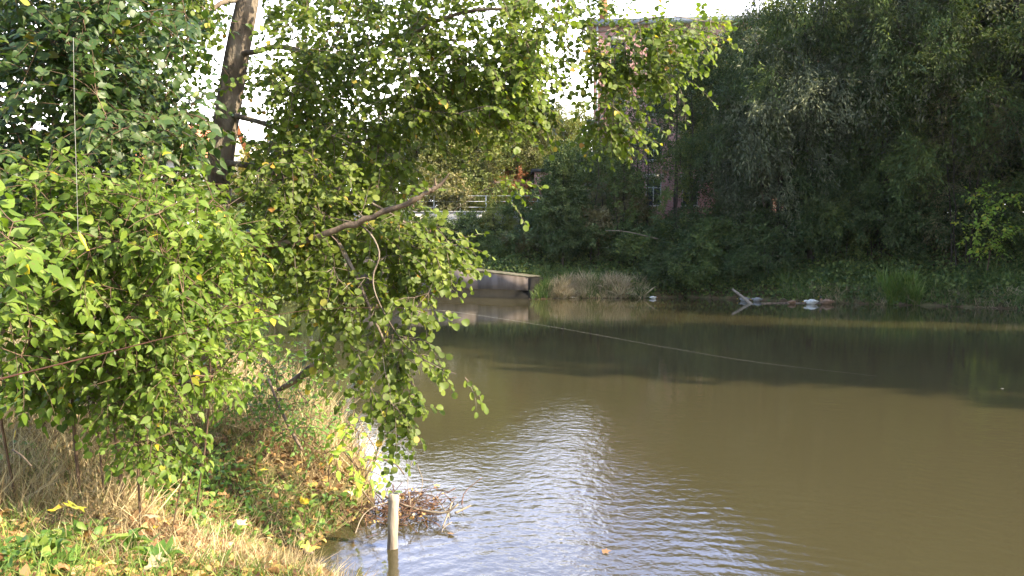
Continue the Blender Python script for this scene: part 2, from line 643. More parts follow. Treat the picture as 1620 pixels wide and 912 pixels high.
def wav(x, y, f, s):
    r = np.random.default_rng(s)
    z = 0
    for k in range(5):
        a = r.uniform(0, 6.28)
        ff = f * r.uniform(.6, 2.0)
        z = z + np.sin((x * math.cos(a) + y * math.sin(a)) * ff + r.uniform(0, 6.28))
    return z / 5


def H(x, y):
    x = np.asarray(x, float)
    y = np.asarray(y, float)
    wob = .12 * wav(x, y, 2.2, 3) * (y < 20)
    dn = seg_dist(x, y, NEAR_LINE)
    df = seg_dist(x, y, FAR_LINE)
    inn = inside(x, y, NEAR_POLY)
    inf = inside(x, y, FAR_POLY)
    dn2 = np.where(inn, dn, -dn) + wob
    zn = np.interp(dn2, [-6, -.6, 0, .12, .4, 1.0, 2.2, 4, 10, 60, 300], [-1.5, -.45, -.02, .12, .30, .55, .82, 1.0, 1.3, 2.5, 6])
    zn = zn + np.where(dn2 > .1, .05 * wav(x, y, 3.0, 5) + .03 * wav(x, y, 9, 6), 0)
    zf = np.interp(df, [0, .25, .9, 3, 6.5, 8.5, 14, 60, 400], [0, .38, .7, 1.5, 3.5, 4.05, 4.3, 4.6, 7]) + .12 * wav(x, y, 1.3, 8) * (df > .5) * (df < 7)
    zw = np.interp(df, [0, .92, 1.02, 2.5, 6.5, 7, 14, 60, 400], [-1.0, -.9, 1.0, 1.6, 3.3, 3.6, 4.3, 4.6, 7])
    zf = np.where(x < 0.74, zw, zf)
    water = np.maximum(-1.5, -.02 - .45 * np.minimum(df, 9))
    z = np.where(inn, np.maximum(zn, -.3), np.where(inf, zf, np.maximum(water, np.where(dn < 6, zn, -1.5))))
    return z


def axis_coords(segs):
    out = []
    for a, b, st in segs:
        out.append(np.arange(a, b, st))
    return np.unique(np.round(np.concatenate(out + [[segs[-1][1]]]), 4))


gx = axis_coords([(-500, -60, 20), (-60, -16, 2), (-16, -7, .6), (-7, 1.5, .1), (1.5, 30, .7), (30, 60, 3), (60, 500, 20)])
gy = axis_coords([(-150, -10, 10), (-10, 2, .6), (2, 15, .11), (15, 38, .7), (38, 56, .35), (56, 80, 2), (80, 650, 20)])
GX, GY = np.meshgrid(gx, gy)
GZ = H(GX, GY)
nx, ny = len(gx), len(gy)
ii = (np.arange(ny - 1)[:, None] * nx + np.arange(nx - 1)[None]).ravel()
gm = bpy.data.materials.new('bank_soil')
n, l = nodes_of(gm)
out = n.new('ShaderNodeOutputMaterial')
pr = n.new('ShaderNodeBsdfPrincipled')
pr.inputs['Roughness'].default_value = .95
pr.inputs['Specular IOR Level'].default_value = .1
tcn = n.new('ShaderNodeTexCoord')
n1 = n.new('ShaderNodeTexNoise')
n1.inputs['Scale'].default_value = 2.3
n1.inputs['Detail'].default_value = 8
n2 = n.new('ShaderNodeTexNoise')
n2.inputs['Scale'].default_value = 38
n2.inputs['Detail'].default_value = 6
l.new(tcn.outputs['Object'], n1.inputs['Vector'])
l.new(tcn.outputs['Object'], n2.inputs['Vector'])
r1 = ramp(n, [(.3, (.06, .042, .028)), (.48, (.13, .09, .055)), (.56, (.10, .10, .045)), (.72, (.17, .13, .075))])
r2 = ramp(n, [(.3, (.5, .5, .5)), (.7, (1.3, 1.25, 1.1))])
mm = n.new('ShaderNodeMix')
mm.data_type = 'RGBA'
mm.blend_type = 'MULTIPLY'
mm.inputs['Factor'].default_value = 1
l.new(n1.outputs['Fac'], r1.inputs['Fac'])
l.new(n2.outputs['Fac'], r2.inputs['Fac'])
l.new(r1.outputs['Color'], mm.inputs['A'])
l.new(r2.outputs['Color'], mm.inputs['B'])
l.new(mm.outputs['Result'], pr.inputs['Base Color'])
bu = n.new('ShaderNodeBump')
bu.inputs['Strength'].default_value = .8
bu.inputs['Distance'].default_value = .03
l.new(n2.outputs['Fac'], bu.inputs['Height'])
l.new(bu.outputs['Normal'], pr.inputs['Normal'])
l.new(pr.outputs['BSDF'], out.inputs['Surface'])
add('ground', make_mesh('ground', np.stack([GX.ravel(), GY.ravel(), GZ.ravel()], 1),
                        np.stack([ii, ii + 1, ii + nx + 1, ii + nx], 1), gm, None, True), kind='structure')

# ------------------------------------------------------------------ water
wm = bpy.data.materials.new('murky_river_water')
n, l = nodes_of(wm)
out = n.new('ShaderNodeOutputMaterial')
pr = n.new('ShaderNodeBsdfPrincipled')
pr.inputs['Base Color'].default_value = (.047, .040, .0185, 1)
pr.inputs['Roughness'].default_value = .03
pr.inputs['IOR'].default_value = 1.333
tcn = n.new('ShaderNodeTexCoord')


def wnoise(sc, stretch, detail=3, rot=0.0):
    mpn = n.new('ShaderNodeMapping')
    mpn.inputs['Scale'].default_value = stretch
    mpn.inputs['Rotation'].default_value = (0, 0, rot)
    l.new(tcn.outputs['Object'], mpn.inputs['Vector'])
    q = n.new('ShaderNodeTexNoise')
    q.inputs['Scale'].default_value = sc
    q.inputs['Detail'].default_value = detail
    q.inputs['Roughness'].default_value = .55
    l.new(mpn.outputs['Vector'], q.inputs['Vector'])
    return q.outputs['Fac']


def mth(op, a, b=None):
    q = n.new('ShaderNodeMath')
    q.operation = op
    for i, v in enumerate((a, b)):
        if v is None:
            continue
        if isinstance(v, (int, float)):
            q.inputs[i].default_value = v
        else:
            l.new(v, q.inputs[i])
    return q.outputs[0]


fine = wnoise(8.0, (1.2, 1.0, 1), 4, .3)
broad = wnoise(2.4, (1.1, 1.0, 1), 3, -.4)
patch = wnoise(.22, (1, 1, 1), 2)
# ring wavelets leaving the snag by the post
mpn = n.new('ShaderNodeMapping')
mpn.inputs['Location'].default_value = (-1.2, -4.6, 0)
l.new(tcn.outputs['Object'], mpn.inputs['Vector'])
wv = n.new('ShaderNodeTexWave')
wv.wave_type = 'RINGS'
wv.rings_direction = 'Z'
wv.inputs['Scale'].default_value = 1.5
wv.inputs['Distortion'].default_value = 5.0
wv.inputs['Detail'].default_value = 2
wv.inputs['Detail Scale'].default_value = 1.2
l.new(mpn.outputs['Vector'], wv.inputs['Vector'])
# calmer towards the sheltered far bank
sx = n.new('ShaderNodeSeparateXYZ')
l.new(tcn.outputs['Object'], sx.inputs[0])
calm = n.new('ShaderNodeMapRange')
calm.inputs['From Min'].default_value = 7
calm.inputs['From Max'].default_value = 26
calm.inputs['To Min'].default_value = .30
calm.inputs['To Max'].default_value = .08
l.new(sx.outputs['Y'], calm.inputs['Value'])
pm = n.new('ShaderNodeMapRange')
pm.inputs['From Min'].default_value = .35
pm.inputs['From Max'].default_value = .65
pm.inputs['To Min'].default_value = .35
pm.inputs['To Max'].default_value = 1.0
l.new(patch, pm.inputs['Value'])
ringfade = n.new('ShaderNodeMapRange')
ringfade.inputs['From Min'].default_value = 8
ringfade.inputs['From Max'].default_value = 10.5
ringfade.inputs['To Min'].default_value = 1
ringfade.inputs['To Max'].default_value = 0
l.new(sx.outputs['Y'], ringfade.inputs['Value'])
# a breeze-ruffled lane runs down the middle of the river
dx_ = mth('DIVIDE', mth('SUBTRACT', sx.outputs['X'], .75), 1.15)
dy_ = mth('DIVIDE', mth('SUBTRACT', sx.outputs['Y'], 9.5), 5.0)
lane = mth('POWER', 2.718, mth('MULTIPLY', mth('ADD', mth('MULTIPLY', dx_, dx_), mth('MULTIPLY', dy_, dy_)), -1.0))
hsum = mth('ADD', mth('MULTIPLY', fine, .5), mth('MULTIPLY', broad, .6))
hsum = mth('MULTIPLY', hsum, mth('ADD', mth('MULTIPLY', pm.outputs[0], calm.outputs[0]), mth('MULTIPLY', lane, .55)))
hsum = mth('ADD', hsum, mth('MULTIPLY', mth('MULTIPLY', wv.outputs['Fac'], .04), ringfade.outputs[0]))
bu = n.new('ShaderNodeBump')
bu.inputs['Strength'].default_value = 1.0
bu.inputs['Distance'].default_value = .028
l.new(hsum, bu.inputs['Height'])
l.new(bu.outputs['Normal'], pr.inputs['Normal'])
l.new(pr.outputs['BSDF'], out.inputs['Surface'])
add('water', make_mesh('water', [(-400, -100, 0), (400, -100, 0), (400, 300, 0), (-400, 300, 0)], np.array([[0, 1, 2, 3]]), wm), kind='structure')

# ------------------------------------------------------------------ far bank: concrete wall
conc = surf_mat('stained_concrete', [(.3, (.07, .055, .045)), (.5, (.18, .145, .125)), (.7, (.27, .22, .195))], 1.6, 8, .9, .4, 14, .15, (1, 1, .35), .03)
wdir = (WALL_B - WALL_A) / np.linalg.norm(WALL_B - WALL_A)
wnrm = np.array([-wdir[1], wdir[0]])
if wnrm[1] < 0:
    wnrm = -wnrm
rw = thing('river_wall', 'stained concrete river wall undercut above the waterline on the far bank', 'wall', (WALL_A[0], WALL_A[1], 0))


def wall_block(s0, s1, d0, d1, zb0, zb1, zt0, zt1):
    V = []
    for s, zb, zt in ((s0, zb0, zt0), (s1, zb1, zt1)):
        for d in (d0, d1):
            p = wdir * s + wnrm * d
            V += [(p[0], p[1], zb), (p[0], p[1], zt)]
    # indices: s0:(d0b,d0t,d1b,d1t) s1:(...)
    Fq = np.array([[0, 4, 5, 1], [2, 3, 7, 6], [1, 5, 7, 3], [0, 2, 6, 4], [0, 1, 3, 2], [4, 6, 7, 5]])
    return np.array(V, float), Fq


LW = np.linalg.norm(WALL_B - WALL_A)
blocks = []
nb = 6
for k in range(nb):
    s0, s1 = k * LW / nb, (k + 1) * LW / nb - .025
    blocks.append(wall_block(s0, s1, 0, .95, .40, .40, 1.02 + .085 * s0 * .9, 1.02 + .085 * s1 * .9))
V, Fs = join(blocks)
add('wall_face', make_mesh('wall_face', V, Fs, conc), rw)
V, Fs = join([wall_block(-.05, LW, -.04, 1.0, 1.035, 1.035 + .077 * LW, 1.085, 1.085 + .077 * LW)])
add('coping', make_mesh('coping', V, Fs, surf_mat('mossy_coping', [(.3, (.05, .05, .03)), (.6, (.13, .12, .09)), (.75, (.2, .18, .15))], 4, 6, .9)), rw)
V, Fs = join([wall_block(0, LW, .10, 1.1, -1, -1, .395, .395), wall_block(-.16, -.01, .03, 1.1, -1, -1, 1.0, 1.0)])
add('footing', make_mesh('footing', V, Fs, surf_mat('wet_undercut_shade_concrete', [(.3, (.008, .007, .006)), (.7, (.022, .02, .016))], 3, 5, .9)), rw)  # near-black colour carries shade of the undercut and end face and the wet waterline

# pale low wall with railing above the slope
lw = thing('low_wall', 'pale sunlit low concrete wall along the top of the far bank', 'wall', (0, 50.6, 0))
V, Fs = join([box(-9 + k * 2.02, -9 + k * 2.02 + 2.0, 0, .3, 3.0, 4.42) for k in range(6)] + [box(-9.03, 3.12, -.05, .35, 4.423, 4.5)])
add('wall_face', make_mesh('low_wall', V, Fs, surf_mat('pale_concrete', [(.3, (.42, .39, .34)), (.7, (.6, .57, .5))], 2, 6, .9, .2)), lw)
rail = thing('railing', 'white tubular railing behind the pale low wall on the far bank', 'railing', (0, 51.3, 4.3))
wp = surf_mat('white_paint', [(.3, (.62, .63, .62)), (.7, (.8, .8, .78))], 4, 3, .5)
for k in range(9):
    V, Fs = tube_path([(-9 + k * 1.5, 0, -.3), (-9 + k * 1.5, 0, 1.12)], [.035, .035], 6)
    add('post', make_mesh('rail_post', V, Fs, wp), rail)
for z in (.45, .78, 1.1):
    V, Fs = tube_path([(-9.1, -.04, z), (3.1, -.04, z)], [.016, .016], 6)
    add('rail', make_mesh('rail_bar', V, Fs, wp), rail)

# ------------------------------------------------------------------ buildings
brick = bpy.data.materials.new('red_brick')
n, l = nodes_of(brick)
out = n.new('ShaderNodeOutputMaterial')
pr = n.new('ShaderNodeBsdfPrincipled')
pr.inputs['Roughness'].default_value = .9
tcn = n.new('ShaderNodeTexCoord')
mpn = n.new('ShaderNodeMapping')
mpn.inputs['Rotation'].default_value = (math.pi / 2, 0, 0)
bt = n.new('ShaderNodeTexBrick')
bt.inputs['Scale'].default_value = 2.2
bt.inputs['Color1'].default_value = (.46, .21, .19, 1)
bt.inputs['Color2'].default_value = (.56, .27, .24, 1)
bt.inputs['Mortar'].default_value = (.52, .40, .36, 1)
bt.inputs['Mortar Size'].default_value = .03
ns = n.new('ShaderNodeTexNoise')
ns.inputs['Scale'].default_value = .5
rr = ramp(n, [(.3, (.75, .75, .75)), (.7, (1.15, 1.1, 1.1))])
mm = n.new('ShaderNodeMix')
mm.data_type = 'RGBA'
mm.blend_type = 'MULTIPLY'
mm.inputs['Factor'].default_value = 1
l.new(tcn.outputs['Object'], mpn.inputs['Vector'])
l.new(mpn.outputs['Vector'], bt.inputs['Vector'])
l.new(tcn.outputs['Object'], ns.inputs['Vector'])
l.new(ns.outputs['Fac'], rr.inputs['Fac'])
l.new(bt.outputs['Color'], mm.inputs['A'])
l.new(rr.outputs['Color'], mm.inputs['B'])
l.new(mm.outputs['Result'], pr.inputs['Base Color'])
l.new(pr.outputs['BSDF'], out.inputs['Surface'])
glass = bpy.data.materials.new('dark_window_glass')
n, l = nodes_of(glass)
out = n.new('ShaderNodeOutputMaterial')
pr = n.new('ShaderNodeBsdfPrincipled')
pr.inputs['Base Color'].default_value = (.03, .04, .05, 1)
pr.inputs['Roughness'].default_value = .08
l.new(pr.outputs['BSDF'], out.inputs['Surface'])
stone = surf_mat('pale_stone_trim', [(.3, (.42, .38, .32)), (.7, (.58, .53, .46))], 3, 4, .85)
zinc = surf_mat('grey_zinc', [(.3, (.30, .32, .35)), (.7, (.42, .44, .47))], 1, 3, .5)


def wall_with_openings(x0, x1, z0, z1, wins, depth=.35):
    """front wall at y=0 facing -y, real openings; wins: list of (xa,xb,za,zb) on a regular grid"""
    xs = sorted(set([x0, x1] + [w[0] for w in wins] + [w[1] for w in wins]))
    zs = sorted(set([z0, z1] + [w[2] for w in wins] + [w[3] for w in wins]))
    V, Fq = [], []

    def quad(a, b, c, d):
        k = len(V)
        V.extend([a, b, c, d])
        Fq.append([k, k + 1, k + 2, k + 3])
    for i in range(len(xs) - 1):
        for j in range(len(zs) - 1):
            a, b, c, d = xs[i], xs[i + 1], zs[j], zs[j + 1]
            if any(w[0] <= a + 1e-4 and w[1] >= b - 1e-4 and w[2] <= c + 1e-4 and w[3] >= d - 1e-4 for w in wins):
                continue
            quad((a, 0, c), (b, 0, c), (b, 0, d), (a, 0, d))
    for a, b, c, d in wins:
        quad((a, 0, c), (a, depth, c), (a, depth, d), (a, 0, d))
        quad((b, depth, c), (b, 0, c), (b, 0, d), (b, depth, d))
        quad((a, 0, d), (a, depth, d), (b, depth, d), (b, 0, d))
        quad((a, depth, c), (a, 0, c), (b, 0, c), (b, depth, c))
    return np.array(V, float), np.array(Fq)


BX, BY, BZ = 5.45, 60.0, 4.3
bl = thing('brick_building', 'tall red brick building with rows of tall dark windows behind the trees', 'building', (BX, BY, BZ))
bl.rotation_euler = (0, 0, math.radians(-6))
WB, HB, DB = 22.5, 12.9, 14
wins = []
for r in range(4):
    for c in range(9):
        xa = 1.1 + c * 2.42
        za = .9 + r * 3.05
        wins.append((xa, xa + 1.05, za, za + 1.85))
V1, F1 = wall_with_openings(0, WB, 0, HB, wins)
shell = [(V1, F1)]
Vb, Fb = box(0, WB, 0, DB, 0, HB)
shell.append((Vb, Fb[[1, 3, 4, 5]]))
V, Fs = join(shell)
add('wall', make_mesh('brick_wall', V, Fs, brick), bl)
for (a, b, c, d) in wins:
    w = add('window', make_mesh('window', *join([box(a, b, .30, .33, c, d)]), glass), bl)
    add('frame', make_mesh('window_frame', *join([box(a, a + .07, .24, .297, c, d), box(b - .07, b, .24, .297, c, d),
                                                 box(a + .07, b - .07, .24, .297, c, c + .07), box(a + .07, b - .07, .24, .297, d - .07, d),
                                                 box((a + b) / 2 - .03, (a + b) / 2 + .03, .25, .296, c + .07, d - .07),
                                                 box(a + .07, (a + b) / 2 - .03, .25, .296, c + 1.2, c + 1.26),
                                                 box((a + b) / 2 + .03, b - .07, .25, .296, c + 1.2, c + 1.26)]), wp), w)
    add('sill', make_mesh('window_sill', *join([box(a - .12, b + .12, -.09, .2, c - .13, c - .003)]), stone), w)
    add('lintel', make_mesh('window_lintel', *join([box(a - .15, b + .15, -.04, -.004, d + .003, d + .28)]), stone), w)
V, Fs = join([box(-.35, WB + .35, -.35, DB + .3, HB + .003, HB + .25), box(-.2, WB + .2, -.2, DB + .2, HB + .253, HB + .4)])
add('roof', make_mesh('roof', V, Fs, zinc), bl)
V, Fs = join([box(.35, .95, 1.0, 1.7, HB + .41, HB + 3.3)])
add('chimney', make_mesh('chimney', V, Fs, surf_mat('orange_brick', [(.3, (.42, .16, .09)), (.7, (.55, .24, .14))], 5, 4, .9)), bl)
V, Fs = tube_path([(.25, -.12, 0), (.25, -.12, HB)], [.07, .07], 8)
add('downpipe', make_mesh('downpipe', V, Fs, zinc), bl)

bb = thing('blue_container', 'small bright blue water barrel beside a pale pipe at the brick wall', 'barrel', (5.35, 58.6, 4.3))
V, Fs = tube_path([(0, 0, 2.35), (0, 0, 2.45), (0, 0, 2.9), (0, 0, 3.3), (0, 0, 3.35)], [.22, .27, .29, .27, .2], 14)
add('barrel', make_mesh('barrel', V, Fs, surf_mat('blue_plastic', [(.3, (.03, .16, .5)), (.7, (.05, .24, .65))], 3, 2, .4)), bb)
V, Fs = tube_path([(0, 0, 0), (0, 0, 2.34)], [.06, .06], 8)
add('stand', make_mesh('barrel_stand', V, Fs, zinc), bb)
V, Fs = tube_path([(0, 0, 3.36), (0, 0, 4.4)], [.05, .05], 8)
add('pipe', make_mesh('barrel_pipe', V, Fs, wp), bb)

# small brick hut
ht = thing('brick_hut', 'low brown brick hut with a dark flat roof left of the brick building', 'hut', (1.35, 53.0, 4.2))
V1, F1 = wall_with_openings(0, 1.9, 0, 2.7, [(.5, 1.3, 0, 2.0)])
Vb, Fb = box(0, 1.9, 0, 2.5, 0, 2.7)
V, Fs = join([(V1, F1), (Vb, Fb[[1, 3, 4, 5]])])
add('wall', make_mesh('hut_wall', V, Fs, brick), ht)
add('door', make_mesh('hut_door', *join([box(.5, 1.3, .2, .26, 0, 2.0)]), surf_mat('dark_door', [(.3, (.06, .04, .03)), (.7, (.1, .07, .05))], 4)), ht)
add('roof', make_mesh('hut_roof', *join([box(-.2, 2.1, -.25, 2.7, 2.703, 2.88)]), surf_mat('tar_roof', [(.3, (.03, .03, .03)), (.7, (.06, .06, .06))], 4)), ht)

# house with orange roof
hs_ = thing('house', 'pale rendered house with an orange tiled roof seen through the leaves', 'house', (-28.5, 56.0, 4.3))
tile = bpy.data.materials.new('orange_roof_tiles')
n, l = nodes_of(tile)
out = n.new('ShaderNodeOutputMaterial')
pr = n.new('ShaderNodeBsdfPrincipled')
pr.inputs['Roughness'].default_value = .8
tcn = n.new('ShaderNodeTexCoord')
bt = n.new('ShaderNodeTexBrick')
bt.inputs['Scale'].default_value = 3.2
bt.inputs['Color1'].default_value = (.50, .17, .08, 1)
bt.inputs['Color2'].default_value = (.62, .25, .13, 1)
bt.inputs['Mortar'].default_value = (.22, .08, .05, 1)
l.new(tcn.outputs['Object'], bt.inputs['Vector'])
l.new(bt.outputs['Color'], pr.inputs['Base Color'])
l.new(pr.outputs['BSDF'], out.inputs['Surface'])
hw = [(1 + k * 2.2, 2.1 + k * 2.2, .9 + r * 2.2, 2.1 + r * 2.2) for k in range(4) for r in range(1)]
V1, F1 = wall_with_openings(0, 10, 0, 3.9, hw)
Vb, Fb = box(0, 10, 0, 7, 0, 3.9)
gab = np.array([[0, 0, 3.9], [0, 7, 3.9], [0, 3.5, 6.2], [10, 0, 3.9], [10, 7, 3.9], [10, 3.5, 6.2]], float)
V, Fs = join([(V1, F1), (Vb, Fb[[1, 3, 4, 5]]), (gab, np.array([[0, 2, 1], [3, 4, 5]]))])
add('wall', make_mesh('house_wall', V, Fs, surf_mat('cream_render', [(.3, (.6, .57, .5)), (.7, (.72, .69, .62))], 2, 4, .9)), hs_)
rf = np.array([[-.3, -.4, 3.72], [10.3, -.4, 3.72], [10.3, 3.5, 6.32], [-.3, 3.5, 6.32], [-.3, 7.4, 3.72], [10.3, 7.4, 3.72],
               [-.3, -.4, 3.60], [10.3, -.4, 3.60], [10.3, 3.5, 6.2], [-.3, 3.5, 6.2], [-.3, 7.4, 3.6], [10.3, 7.4, 3.6]], float)
add('roof', make_mesh('house_roof', rf, np.array([[0, 1, 2, 3], [3, 2, 5, 4], [6, 9, 8, 7], [9, 10, 11, 8], [0, 6, 7, 1], [4, 5, 11, 10],
                                                  [0, 3, 9, 6], [3, 4, 10, 9], [1, 7, 8, 2], [2, 8, 11, 5]]), tile), hs_)
for (a, b, c, d) in hw:
    w = add('window', make_mesh('house_window', *join([box(a, b, .3, .33, c, d)]), glass), hs_)
    add('frame', make_mesh('house_window_frame', *join([box(a, a + .08, .24, .297, c, d), box(b - .08, b, .24, .297, c, d),
                                                        box(a + .08, b - .08, .24, .297, d - .08, d), box(a + .08, b - .08, .24, .297, c, c + .08)]), wp), w)

# ------------------------------------------------------------------ far trees
QL = leaf_template(.26, 'quad')
QR = leaf_template(.38, 'quad')
QW = leaf_template(.13, 'quad')


def far_proto(h, spread, n_cl, leaves_per, lsize, tmpl, cl_r, trunk_r=.16, base=.12, stems=1, droop=.3, shape='oval', lean=0.0, seed=0):
    """-> (wood mesh, crown mesh)"""
    global rng
    keep = rng
    rng = np.random.default_rng(seed)
    s = Skel()
    for k in range(stems):
        a = rng.uniform(0, 6.28)
        off = 0 if stems == 1 else rng.uniform(.15, .5)
        tx, ty = math.cos(a), math.sin(a)
        m = 9
        pts = []
        for j in range(m):
            t = j / (m - 1)
            w_ = (0 if stems == 1 else spread * .45 * t ** 1.3)
            pts.append((tx * (off * (1 - t) + w_) + lean * t * t * h + rng.normal(0, .05 * h / 10 * (j > 0)),
                        ty * (off * (1 - t) + w_) + rng.normal(0, .05 * h / 10 * (j > 0)), -0.3 + t * h * .93))
        s.path(spline(pts, 16), np.linspace(trunk_r / stems ** .4, .02, 16))
    C = []
    for k in range(n_cl):
        while True:
            q = rng.uniform(-1, 1, 3)
            if np.linalg.norm(q) <= 1 and rng.random() < .25 + np.linalg.norm(q[:2]) * .9:
                break
        t = (q[2] + 1) / 2
        if k % 3 and len(C) > 8:      # crowd the boughs into clumps with gaps between them
            b_ = C[rng.integers(0, max(8, len(C) // 4))]
            q2 = np.array([(b_[0] - lean * 0) / spread, b_[1] / spread, 2 * (b_[2] / h - base) / (1 - base) - 1])
            q = q2 + rng.normal(0, .13, 3)
            t = float(np.clip((q[2] + 1) / 2, 0, 1))
            C.append((q[0] * spread, q[1] * spread, h * (base + (1 - base) * t)))
            continue
        if shape == 'oval':
            wdt = 1
        elif shape == 'cone':
            wdt = 1.25 * (1 - t) + .15
            q[:2] = q[:2] / (math.sqrt(max(.02, 1 - q[2] ** 2))) * wdt * .8
        elif shape == 'top':
            q[:2] *= .55 + .75 * t
        C.append((q[0] * spread + lean * t * t * h, q[1] * spread, h * (base + (1 - base) * t)))
    C = np.array(C)
    order = np.argsort(np.linalg.norm(C - np.array([0, 0, h * .4]), axis=1))
    C = C[order]
    E, O = [], []
    for c in C:
        e, d = s.grow(c, .6, .1, .8)
        O.append(d)
    O = np.array(O)
    wood = s.mesh('trunk', None, tip=.012, sides=((.06, 8), (0, 3)))
    n_ = len(C)
    N = n_ * leaves_per
    # leafy shoots: leaves strung along short arcs leaving the cluster centre, so tufts read as sprays
    sh = 6
    shoots = norm(np.repeat(O, sh, 0) * .4 + rng.normal(0, .8, (n_ * sh, 3)) + [0, 0, .25 - droop])
    t = rng.random((n_ * sh, leaves_per // sh, 1)) ** .7
    pos = np.repeat(C, sh, 0)[:, None, :] + shoots[:, None, :] * t * cl_r * 1.25
    pos = pos + np.array([0, 0, -1.0]) * (t ** 2) * droop * cl_r + rng.normal(0, .13 * cl_r, pos.shape)
    ld = norm(shoots[:, None, :] + rng.normal(0, .6, pos.shape) + [0, 0, -droop])
    pos = pos.reshape(-1, 3)
    ld = ld.reshape(-1, 3)
    out_ = norm(C - np.array([0, 0, h * .5]))
    nn = UP * .5 + np.repeat(out_, leaves_per // sh * sh, 0) * .5 + rng.normal(0, .45, pos.shape)
    tone = np.repeat(rng.random(n_), leaves_per // sh * sh)
    cl = leaf_cloud(pos, ld, nn, lsize * rng.uniform(.6, 1.3, len(pos)), tmpl, .15, tone)
    crown = make_mesh('crown', cl[0], cl[1], None, {'v': cl[2]}, False)
    rng = keep
    return wood, crown


PROTO = {
    'willow': far_proto(15, 4.6, 260, 300, .17, QW, .95, .30, .10, 3, .75, 'oval', seed=1),
    'willow2': far_proto(13, 4.2, 230, 300, .17, QW, .9, .26, .06, 2, .6, 'top', seed=2),
    'slim': far_proto(12, 2.1, 72, 84, .13, QL, .5, .10, .34, 1, .2, 'oval', seed=3),
    'slim2': far_proto(11, 2.2, 70, 84, .12, QR, .5, .09, .26, 2, .2, 'top', seed=4),
    'broad': far_proto(12, 3.6, 260, 200, .16, QR, .8, .22, .12, 1, .2, 'oval', seed=5),
    'cone': far_proto(6.2, 1.5, 130, 180, .13, QL, .45, .08, .04, 1, .3, 'cone', seed=6),
    'bush': far_proto(3.2, 1.7, 90, 160, .12, QR, .5, .04, .02, 5, .2, 'oval', seed=7),
    'bush2': far_proto(2.8, 2.0, 90, 150, .13, QL, .5, .04, .02, 6, .4, 'top', seed=8),
    'airy': far_proto(9, 2.4, 120, 90, .12, QW, .7, .08, .08, 4, .5, 'top', seed=9),
}


def far_tree(name, kind, x, y, sc, mat, label, cat='tree', group=None, rz=None, sz=None, z=None):
    zz = float(H(x, y)) if z is None else z
    o = thing(name, label, cat, (x, y, zz - .05), rng.uniform(0, 6.28) if rz is None else rz, group)
    o.scale = (sc, sc, sc if sz is None else sz)
    wood, crown = PROTO[kind]
    for nm, me, mt in (('trunk' if cat == 'tree' else 'stem', wood, M['darkbark']), ('crown' if cat == 'tree' else 'foliage', crown, M[mat])):
        if not me.materials:
            me.materials.append(mt)
        c = add(nm, me, o)
        c.material_slots[0].link = 'OBJECT'
        c.material_slots[0].material = mt
    return o


def fx(px, D):
    return (px - 810) / F * D


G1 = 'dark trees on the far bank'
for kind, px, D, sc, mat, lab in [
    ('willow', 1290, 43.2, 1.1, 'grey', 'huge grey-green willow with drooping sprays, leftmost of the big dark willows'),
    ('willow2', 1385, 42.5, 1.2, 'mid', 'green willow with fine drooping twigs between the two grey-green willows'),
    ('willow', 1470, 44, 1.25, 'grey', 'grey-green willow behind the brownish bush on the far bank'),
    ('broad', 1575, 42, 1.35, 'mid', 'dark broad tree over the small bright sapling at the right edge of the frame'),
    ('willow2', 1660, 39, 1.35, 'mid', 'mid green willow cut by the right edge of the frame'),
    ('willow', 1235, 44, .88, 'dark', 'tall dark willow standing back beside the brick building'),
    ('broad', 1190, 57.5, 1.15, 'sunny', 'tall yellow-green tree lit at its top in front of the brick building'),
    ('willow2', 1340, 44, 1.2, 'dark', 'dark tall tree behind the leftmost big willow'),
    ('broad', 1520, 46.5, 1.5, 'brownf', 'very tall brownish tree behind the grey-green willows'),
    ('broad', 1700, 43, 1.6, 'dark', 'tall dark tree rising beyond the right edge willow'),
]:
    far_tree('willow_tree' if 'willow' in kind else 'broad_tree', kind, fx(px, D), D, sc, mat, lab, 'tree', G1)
G2 = 'slender trees in front of the brick building'
for kind, px, D, sc, mat, lab in [
    ('slim', 945, 45.5, .62, 'dark', 'slender dark tree at the left corner of the brick building'),
    ('slim2', 985, 45, .66, 'mid', 'thin stemmed tree just right of the brick building corner'),
    ('slim', 1025, 46, .74, 'dark', 'slender upright tree in front of the middle brick windows'),
    ('slim', 1092, 45.5, .95, 'dark', 'tallest slender dark tree with a forked stem before the brick wall'),
    ('slim2', 1060, 44.6, .7, 'mid', 'thin tree leaning beside the tallest slender tree'),
    ('slim2', 1005, 47, .95, 'mid', 'green feathery tree reaching over the lower windows at the left'),
    ('slim', 1070, 48, 1.05, 'mid', 'green tree reaching to the upper windows of the brick building'),
    ('slim', 1135, 46, 1.0, 'dark', 'slender dense tree right of the tallest slender tree'),
    ('slim2', 1170, 44.8, 1.0, 'dark', 'double stemmed thin tree left of the dark willow'),
    ('slim', 1205, 45, 1.05, 'mid', 'slender tree with a bare slanting stem beside the willow'),
]:
    far_tree('slender_tree', kind, fx(px, D), D, sc, mat, lab, 'tree', G2)
G3 = 'bushes on the far bank'
